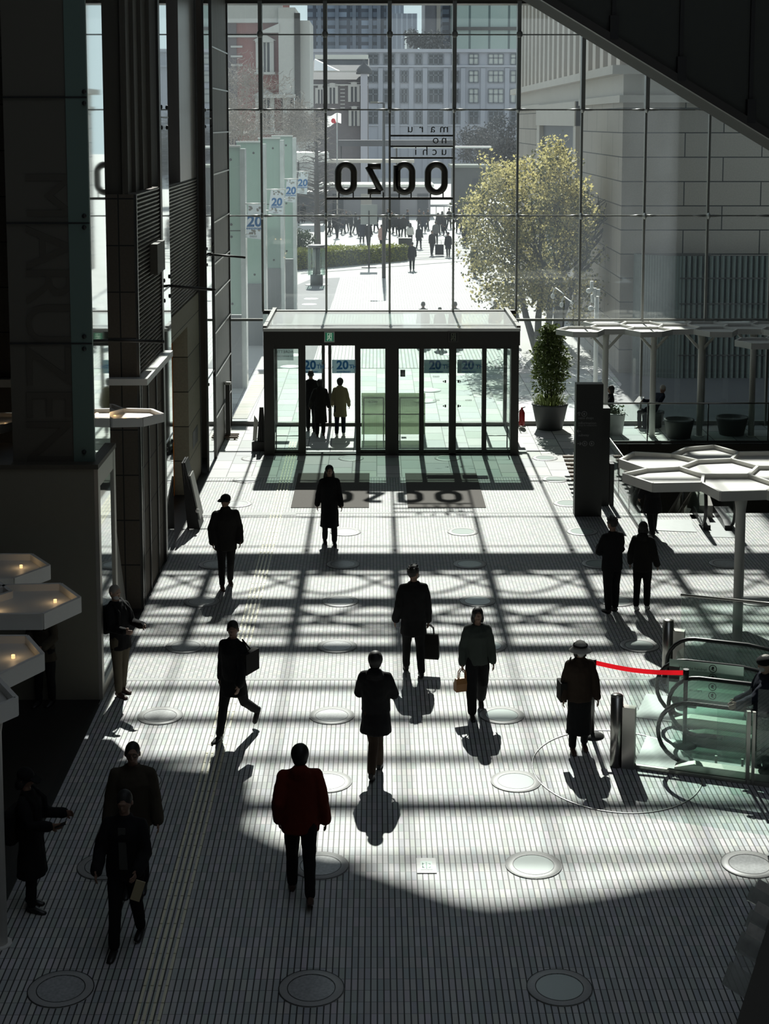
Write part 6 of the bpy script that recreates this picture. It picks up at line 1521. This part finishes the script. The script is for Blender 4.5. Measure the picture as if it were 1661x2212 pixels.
def handbag(label, cat, nm, hand, rz, w, h, d, m, handle=.16, cols=None, tilt=0):
    """bag hanging from a hand point"""
    t = thing(nm, label, cat, hand-Vector((0,0,handle+h)))
    Rm = Matrix.Rotation(R(rz),3,'Z') @ Matrix.Rotation(R(tilt),3,'Y')
    c = hand-Vector((0,0,handle+h/2)); q = MB()
    pts = lambda zf, wf, df: [c+Rm@Vector((sx_*w/2*wf, sy_*d/2*df, (zf-.5)*h)) for sx_, sy_ in ((-1,-1),(1,-1),(1,1),(-1,1))]
    lv = [pts(0,1,.9), pts(.1,1.02,1), pts(.6,1.0,.9), pts(1,.92,.45)]
    q.add(sum(lv, []), [(3,2,1,0)]+[(4*i+k,4*i+(k+1)%4,4*i+4+(k+1)%4,4*i+4+k) for i in range(3) for k in range(4)]+[(12,13,14,15)])
    q.build('bag_body', M[m], t)
    for s_ in (-1,1):
        q = MB(); tp = c+Rm@Vector((0,s_*d*.2,h/2)); pp = [tp+Rm@Vector((x*w*.26, 0, z)) for x, z in ((-1,-.02),(-.9,handle*.7),(-.4,handle),(.4,handle),(.9,handle*.7),(1,-.02))]; q.tube(pp, .008, 6); q.build('handle', M[m], t)
    return t
def backpack(label, tr, face, s, T, m='cloth_black', w=.30, h=.44, d=.15, up=.27):
    c0 = Vector(tr); 
    def Wp(v): v = Vector(v)*s; return c0+facing(face, v)
    c = T(0, .13+d/2, up); t = thing('backpack', label, 'backpack', Wp(c-Vector((0,0,h/2))))
    q = MB(); q.obox((0,0,0), w, d, h); me = q.build('pack_body', M[m], None, off=Vector(), bevel=.05); me.parent = t
    Rm = Matrix.Rotation(R(face),3,'Z'); me.matrix_basis = Matrix.Translation(Rm@Vector((0,0,h/2)))@Rm.to_4x4()
    q = MB(); q.obox((0,d/2,-h*.14), w*.8, d*.35, h*.5); me = q.build('front_pocket', M[m], None, off=Vector(), bevel=.03); me.parent = t; me.matrix_basis = Matrix.Translation(Rm@Vector((0,0,h/2)))@Rm.to_4x4()
    for sx_ in (-1,1):
        q = MB(); pp = [Wp(T(sx_*.09,.15,up+h*.4)), Wp(T(sx_*.10,.02,.575)), Wp(T(sx_*.11,-.15,.42)), Wp(T(sx_*.13,-.15,.25)), Wp(T(sx_*.16,.10,.12))]; q.tube(pp, [(.012,.025)]*5, 8); q.build('strap', M[m], t)
    return t
A = 'cloth_black'
def FT(x, y): return G(x, y)
# 1 woman in long coat, walking away near the doors
person('person in a long black coat and hood of dark hair walking near the left doormat', FT(712,1175), 8, 1.66, arms=((-14,12,10),(6,10,25)), legs=((-2,12),(10,4)), top='cloth_black', bottom='cloth_black', hair='long', coat=.50, flare=.6, width=1.0)
# 2 man with cap
person('man in a baseball cap and dark puffy jacket, hands in pockets, walking at the left', FT(489,1268), 14, 1.76, arms=((-8,14,34,8),(-8,14,34,8)), legs=((9,5),(-6,10)), top='cloth_dark', bottom='cloth_black', hair='short', hat='cap', head=(-40,4), width=1.12, hem=.20, sleeves=1.5, scarf=True, skin='skin', shoes='shoe_brown')
# 3 bald man with backpack looking at phone
lc = FT(262,1500)
t, WP, AP, T, HD = person('bald man in a white mask and backpack looking at his phone by the kiosk block', lc, 52, 1.70, lean=6, arms=((14,8,72,12),(18,8,70,12)), legs=((4,2),(-4,2)), top='cloth_black', bottom='cloth_khaki', hair='bald', hairm='hair_grey', mask=True, head=(5,24), hem=.16, skin='skin_pale', shoes='shoe_brown')
backpack('black backpack on the back of the bald man by the kiosk block', lc, 52, 1.70/1.68, T)
p_ = WP(AP[1][2]+AP[1][3]*.1); t = thing('phone', 'small phone in the hand of the bald man by the kiosk block', 'phone', p_)
MB().obox(p_+Vector((0,0,.02)), .07,.13,.01, Matrix.Rotation(R(52),3,'Z')@Matrix.Rotation(R(25),3,'X')).build('case', M['black_gloss'], t)
# 4 walker with shoulder bag
lc = FT(505,1590)
t, WP, AP, T, HD = person('person in a dark jacket with a shoulder bag striding left of centre, one heel raised', lc, -28, 1.70, arms=((-10,10,12),(14,10,20)), legs=((16,0),(-20,34)), top='cloth_black', bottom='cloth_black', hair='short', coat=.24, flare=.6, head=(25,8))
p_ = WP(T(.23,.08,.30)); t = thing('shoulder_bag', 'dark flat bag under the arm of the striding person left of centre', 'bag', p_-Vector((0,0,.2)))
MB().obox(p_-Vector((0,0,.06)), .10,.34,.30, Matrix.Rotation(R(-28),3,'Z')).build('bag_body', M['leather_black'], t); MB().tube([p_+Vector((0,-.1,.08)), WP(T(.16,0,.57)), p_+Vector((0,.1,.08))],.012,6).build('strap', M['leather_black'], t)
# 5 man with tote
lc = FT(893,1455)
t, WP, AP, T, HD = person('man with tousled hair in a dark jacket carrying a big tote, walking near the centre', lc, 186, 1.76, arms=((0,8,8),(-10,14,30)), legs=((-12,10),(14,8)), top='cloth_black', bottom='cloth_black', hair='spiky', width=1.08, coat=.26, flare=.25, head=(-50,0), mask=True, skin='skin')
hp_ = WP(AP[0][2]+AP[0][3]*.1); handbag('large dark tote bag held by the man with tousled hair near the centre', 'bag', 'tote_bag', hp_, 170, .34,.40,.12, 'leather_black', .14)
# 6 person from behind with coat, hood
lc = FT(812,1672)
person('person with round dark hair seen from behind in a thigh-length coat at the centre', lc, 172, 1.72, lean=4, arms=((16,14,56,16),(16,14,56,16)), legs=((12,2),(-12,16)), stance=.02, top='cloth_black', bottom='cloth_brown', hair='round', coat=.30, flare=.55, hood=True, width=1.06)
# 7 woman with handbag
lc = FT(1030,1540)
t, WP, AP, T, HD = person('woman with a bob haircut in a grey-green sweater walking with a small tan bag', lc, 4, 1.62, arms=((2,14,14,4),(-4,12,10)), legs=((14,0),(-10,22)), stance=.10, top='cloth_green', bottom='cloth_black', hair='bob', width=1.0, hem=.08, skin='skin', wide=1.25, collar=False)
hp_ = WP(AP[0][2]+AP[0][3]*.1); handbag('small tan handbag in the hand of the woman in the grey-green sweater', 'bag', 'handbag', hp_, 20, .22,.19,.12, 'leather_tan', .13)
# 8 bucket hat
lc = FT(1250,1622)
t, WP, AP, T, HD = person('woman in a black and white bucket hat, mask and long dark skirt', lc, 4, 1.56, arms=((-4,12,16),(0,14,8)), legs=((4,4),(-4,6)), stance=.10, top='cloth_brown', bottom='cloth_black', hair='bob', hat='bucket', mask=True, hem=.10, shoes='shoe_brown', width=1.04, skin='skin_pale')
q = MB(); ring_loft(q, [((0,0,.28),.20,.15),((0,0,.5),.185,.14),((0,0,.75),.175,.13),((0,0,.88),.165,.12)]); o_ = remesh(q, .012, 'skirt', M['cloth_black'], t, rough=.008)
p_ = WP(T(-.26,.05,.04)); bt = thing('shoulder_bag', 'dark shoulder bag at the side of the woman in the bucket hat', 'bag', p_-Vector((0,0,.15)))
MB().obox(p_, .09,.22,.27, Matrix.Rotation(R(8),3,'Z')).build('bag_body', M['leather_black'], bt); MB().tube([p_+Vector((0,-.08,.12)), WP(T(-.14,0,.56)), p_+Vector((0,.08,.12))],.01,6).build('strap', M['leather_black'], bt)
# 9 couple by the right
person('man in a dark jacket standing with arms folded, left of the standing pair', FT(1320,1322), 205, 1.72, arms=((12,12,88,55),(12,12,88,55)), legs=((2,2),(-2,2)), top='cloth_black', bottom='cloth_black', hair='spiky', width=1.1, hem=.14, wide=1.1, head=(20,-4))
person('woman in a dark short jacket standing right of the man with folded arms', FT(1386,1316), 160, 1.60, arms=((2,14,22,0),(2,14,22,0)), legs=((3,2),(-5,4)), top='cloth_dark', bottom='cloth_black', hair='bob', width=1.0, hem=.14, hood=True, shoes='shoe_white')
# 10 person at the stair head
person('dark figure in a long coat at the head of the stairs behind the pair', FT(1408,1158), 200, 1.66, arms=((10,12,40),(5,10,20)), legs=((8,2),(-8,10)), top='cloth_black', bottom='cloth_black', hair='short', coat=.36)
# 11 man on the escalator
g_ = e1+u_*1.34+Vector((u_.y,-u_.x,0))*(-.42)
lc = Vector((g_.x, g_.y, -.10)); hd_ = math.degrees(math.atan2(u_.y,u_.x))+90
t, WP, AP, T, HD = person('man in a beret and mask riding the nearer escalator, hand on its rail', lc, hd_-180+20, 1.66, arms=((20,8,40),(48,16,30,-10)), legs=((3,2),(-3,3)), top='cloth_navy', bottom='cloth_grey', hair='short', hairm='hair_grey', hat='beret', head=(12,12), mask=True, coat=.18, skin='skin_pale')
# 12 red jacket
lc = FT(650,1935)
person('man in a dark red jacket seen from behind, the largest walker in the foreground', lc, 184, 1.78, arms=((-2,12,12),(-16,12,40,8)), legs=((-14,20),(10,2)), top='cloth_red', bottom='cloth_black', hair='round', width=1.12, hem=.15, sleeves=1.3, shoes='shoe_brown', collar=True, hood=True)
# 13 two men foreground left
t, WP, AP, T, HD = person('man in an olive jacket standing directly behind the man in the dark suit, lower left', FT(292,1925), 4, 1.74, arms=((4,12,16),(4,12,16)), legs=((3,2),(-3,2)), top='cloth_olive', bottom='cloth_black', hair='short', width=1.16, hem=.12, hood=False, sleeves=1.3, glasses=True)
t, WP, AP, T, HD = person('man in an open dark jacket over a grey shirt walking towards the camera, lower left', FT(274,2046), -6, 1.72, arms=((18,14,44,14),(16,14,52,16)), legs=((12,2),(-10,14)), top='cloth_black', bottom='cloth_black', hair='short', width=1.10, hem=.10, head=(0,14), sleeves=1.2)
q = MB(); q.prism([T(-.035,-.112,.47),T(.04,-.112,.47),T(.065,-.136,.04),T(-.02,-.136,.04)], (0,-.010,0)); q.build('shirt', mat('shirt_grey', (.06,.06,.055), .9), t, off=Vector())
p_ = WP(AP[1][2]+AP[1][3]*.12); ft_ = thing('folded_paper', 'pale folded paper held by the man in the open dark jacket', 'paper', p_)
MB().obox(p_+Vector((.05,-.02,-.10)), .10,.012,.22, Matrix.Rotation(R(18),3,'Y')).build('sheet', mat('paper_cream', (.42,.36,.22), .7), ft_)
# 14 woman at the lower left looking at phone
lc = FT(72,1962)
t, WP, AP, T, HD = person('person in a long black coat looking at a phone at the lower left edge', lc, 75, 1.60, lean=3, arms=((24,8,70,8),(24,8,70,8)), legs=((4,4),(-4,4)), top='cloth_black', bottom='cloth_black', hair='bob', hat='cap', coat=.46, head=(0,20), flare=.7)
backpack('black bag on the back of the phone user at the lower left edge', lc, 75, 1.6/1.68, T, h=.40, up=.12, w=.34)
p_ = WP(AP[0][2]+AP[0][3]*.12); t = thing('phone', 'phone in the hands of the person in the long coat at the lower left edge', 'phone', p_)
MB().obox(p_+Vector((.02,0,.02)), .13,.07,.01, Matrix.Rotation(R(-20),3,'Y')).build('case', M['black_gloss'], t)
# 15 person behind the left canopy
person('dim person with a pale jacket tied at the waist, behind the left honeycomb canopy', FT(98,1522), -20, 1.66, arms=((10,12,60,20),(10,12,60,20)), legs=((3,2),(-3,2)), top='cloth_olive', bottom='cloth_black', hair='bob', coat=.18, flare=.8)
# 17 three at the doors
person('tall person in dark clothes leaving through the open doors, left of the three', FT(672,932), 176, 1.74, arms=((6,8,12),(6,8,12)), legs=((-2,4),(8,4)), top='cloth_black', bottom='cloth_black', hair='short', hem=.14)
person('person in a long dark coat leaving through the doors, middle of the three', FT(692,942), 182, 1.60, arms=((4,12,20),(-6,20,34)), legs=((4,2),(-6,8)), top='cloth_dark', bottom='cloth_black', hair='round', coat=.48, flare=.7, hood=True, shoes='shoe_brown')
person('woman with round dark hair in a beige coat leaving through the open doors', FT(735,941), 176, 1.62, arms=((6,12,24),(6,12,34)), legs=((4,2),(-6,10)), top='cloth_beige', bottom='cloth_navy', hair='round', coat=.32, flare=.6, hood=True, shoes='shoe_white')
# 18 seated man and the one behind the slab
g_ = FT(1408,922)
t, WP, AP, T, HD = person('grey-haired man sitting on a round tub reading a paper behind the glass balustrade', g_, -58, 1.66, lean=36, arms=((30,6,52,6),(26,6,50,6)), legs=((82,84),(66,70)), top='cloth_navy', bottom='cloth_navy', hair='short', hairm='hair_grey', head=(0,30), sit=.52, hood=True, shoes='shoe_brown')
tb_ = thing('round_tub', 'dark round tub under the sitting grey-haired man', 'tub', g_, group='round tubs behind the glass balustrade'); pot(tb_, g_.x+.02, g_.y+.02, .26, .33, .46, 'pot_grey')
p_ = WP(AP[0][2]+AP[0][3]*.12); t = thing('booklet', 'pale booklet in the hands of the sitting man', 'paper', p_); MB().obox(p_+Vector((-.05,0,0)), .20,.26,.015, Matrix.Rotation(R(-50),3,'Z')@Matrix.Rotation(R(35),3,'X')).build('sheet', M['paper'], t)
g_ = FT(1312,930)
person('person with dark hair sitting half hidden behind the black information cabinet', g_, -80, 1.66, lean=8, arms=((30,6,50),(30,6,50)), legs=((80,80),(70,72)), top='cloth_black', bottom='cloth_black', hair='bob', sit=.52)
# 19 people outside: nearer ones individually
far = dict(voxel=.018)
outp = [
 (890,585,180,1.70,'cloth_black','pedestrian in black standing alone on the striped paving, back to the hall',.10,'short'),
 (905,538,150,1.65,'cloth_black','pedestrian in black with a bulky bag crossing right of the hedge',.28,'bob'),
 (886,530,170,1.60,'cloth_white','pedestrian in a pale top behind the utility box',.10,'long'),
 (933,552,20,1.66,'cloth_dark','pedestrian bent over a wheeled suitcase at the crossing',.10,'short'),
 (968,555,185,1.62,'cloth_black','pedestrian in a black coat walking alone between two mullions',.34,'short'),
 (941,528,170,1.68,'cloth_grey','pedestrian in a pale grey jacket beyond the suitcase',.12,'short'),
 (1004,534,10,1.64,'cloth_black','pedestrian in a long black coat left of the tree crown',.45,'short'),
 (1025,598,200,1.72,'cloth_black','pedestrian under the left edge of the tree crown',.14,'short'),
 (824,536,200,1.64,'cloth_pink','pedestrian in a pink-beige coat beside the street lamp',.30,'short'),
 (796,533,190,1.76,'cloth_black','pedestrian in black behind the thin sign post',.20,'short'),
 (782,526,170,1.70,'cloth_navy','pedestrian with a long dark coat left of the sign post',.40,'short'),
 (872,512,160,1.72,'cloth_dark','pedestrian in dark clothes just right of the middle mullion',.16,'short'),
]
protos = []
for (x, y, fc, h, tp, lab, ct, hr) in outp:
    t, *_ = person(lab, FT(x,y), fc, h, arms=((8,9,14),(-8,9,14)), legs=((10,4),(-10,10)), top=tp, bottom='cloth_black', hair=hr, coat=ct if ct > .15 else None, group='people in the plaza', **far); protos.append(t)
g_ = FT(933,552); t = thing('suitcase', 'dark wheeled suitcase beside the bent pedestrian at the crossing', 'suitcase', g_+Vector((.45,-.3,0))); MB().box(g_.x+.2,g_.x+.75,g_.y-.5,g_.y-.2,.08,.75).build('case', M['cloth_black'], t); MB().tube([(g_.x+.35,g_.y-.2,.7),(g_.x+.35,g_.y-.15,1.0),(g_.x+.6,g_.y-.15,1.0),(g_.x+.6,g_.y-.2,.7)],.015,6).build('handle', M['steel_dark'], t)
# the crowd beyond
cr = ((655,478),(712,506),(722,500),(728,512),(741,503),(748,498),(758,506),(768,502),(777,510),(800,505),(812,498),(832,512),(846,500),(853,504),(862,508),(906,496),(915,500),(924,494),(946,504),(955,498),(961,506),(990,500),(997,494),(1012,520),(1018,512),(736,494),(787,496),(838,495),(880,494),(970,492))
crowd = {}
for k, (x, y) in enumerate(cr):
    src = protos[(0,1,4,9,10,11)[k % 6]]; c = copy_tree(src); c.location = FT(x, y+3); c.rotation_euler = (0,0,R((k*67) % 360))
    zone = 'left of the bare conifer' if x < 690 else 'behind the hedge, left of the sign post' if x < 790 else 'between the sign post and the street lamp' if x < 830 else 'just right of the street lamp' if x < 870 else 'beyond the utility box' if x < 930 else 'in front of the grey-green shed fence' if x < 985 else 'near the left edge of the tree crown'
    c['group'] = 'distant crowd ' + zone; crowd.setdefault(zone, []).append((x, c))
od = ['leftmost','second from left','third from left','fourth from left','fifth from left','sixth from left','seventh from left','eighth from left','ninth from left','rightmost']
for zone, ls in crowd.items():
    ls.sort(key=lambda q: q[0])
    for i, (x, c) in enumerate(ls): c['label'] = ('rightmost' if i == len(ls)-1 and i else od[i]) + ' of the dark-clad far pedestrians ' + zone
# heads beyond the vestibule roof: people walking outside just beyond
for (x, yt, lab) in ((914,652,'person outside whose head shows above the vestibule roof, left of the others'),(983,652,'person outside whose head shows above the vestibule roof beside the fourth mullion'),(1070,648,'person outside whose head and shoulders show above the right part of the vestibule roof'),(1107,652,'person outside whose head is cut by the rightmost vestibule mullion'),(950,664,'person outside of whom only the crown of the head shows above the vestibule roof')):
    g_ = G(x, yt, 1.72 if yt < 660 else 1.6); src = protos[0]; c = copy_tree(src); c.location = (g_.x, g_.y, 0); c.scale = [(1.72 if yt < 660 else 1.6)/1.68]*3; c.rotation_euler = (0,0,R(185)); c['label'] = lab; c['group'] = 'people in the plaza'
bpy.data.scenes.remove(TMP)
for o in list(COL.objects):
    for k_ in ('_o','_s'):
        if k_ in o: del o[k_]
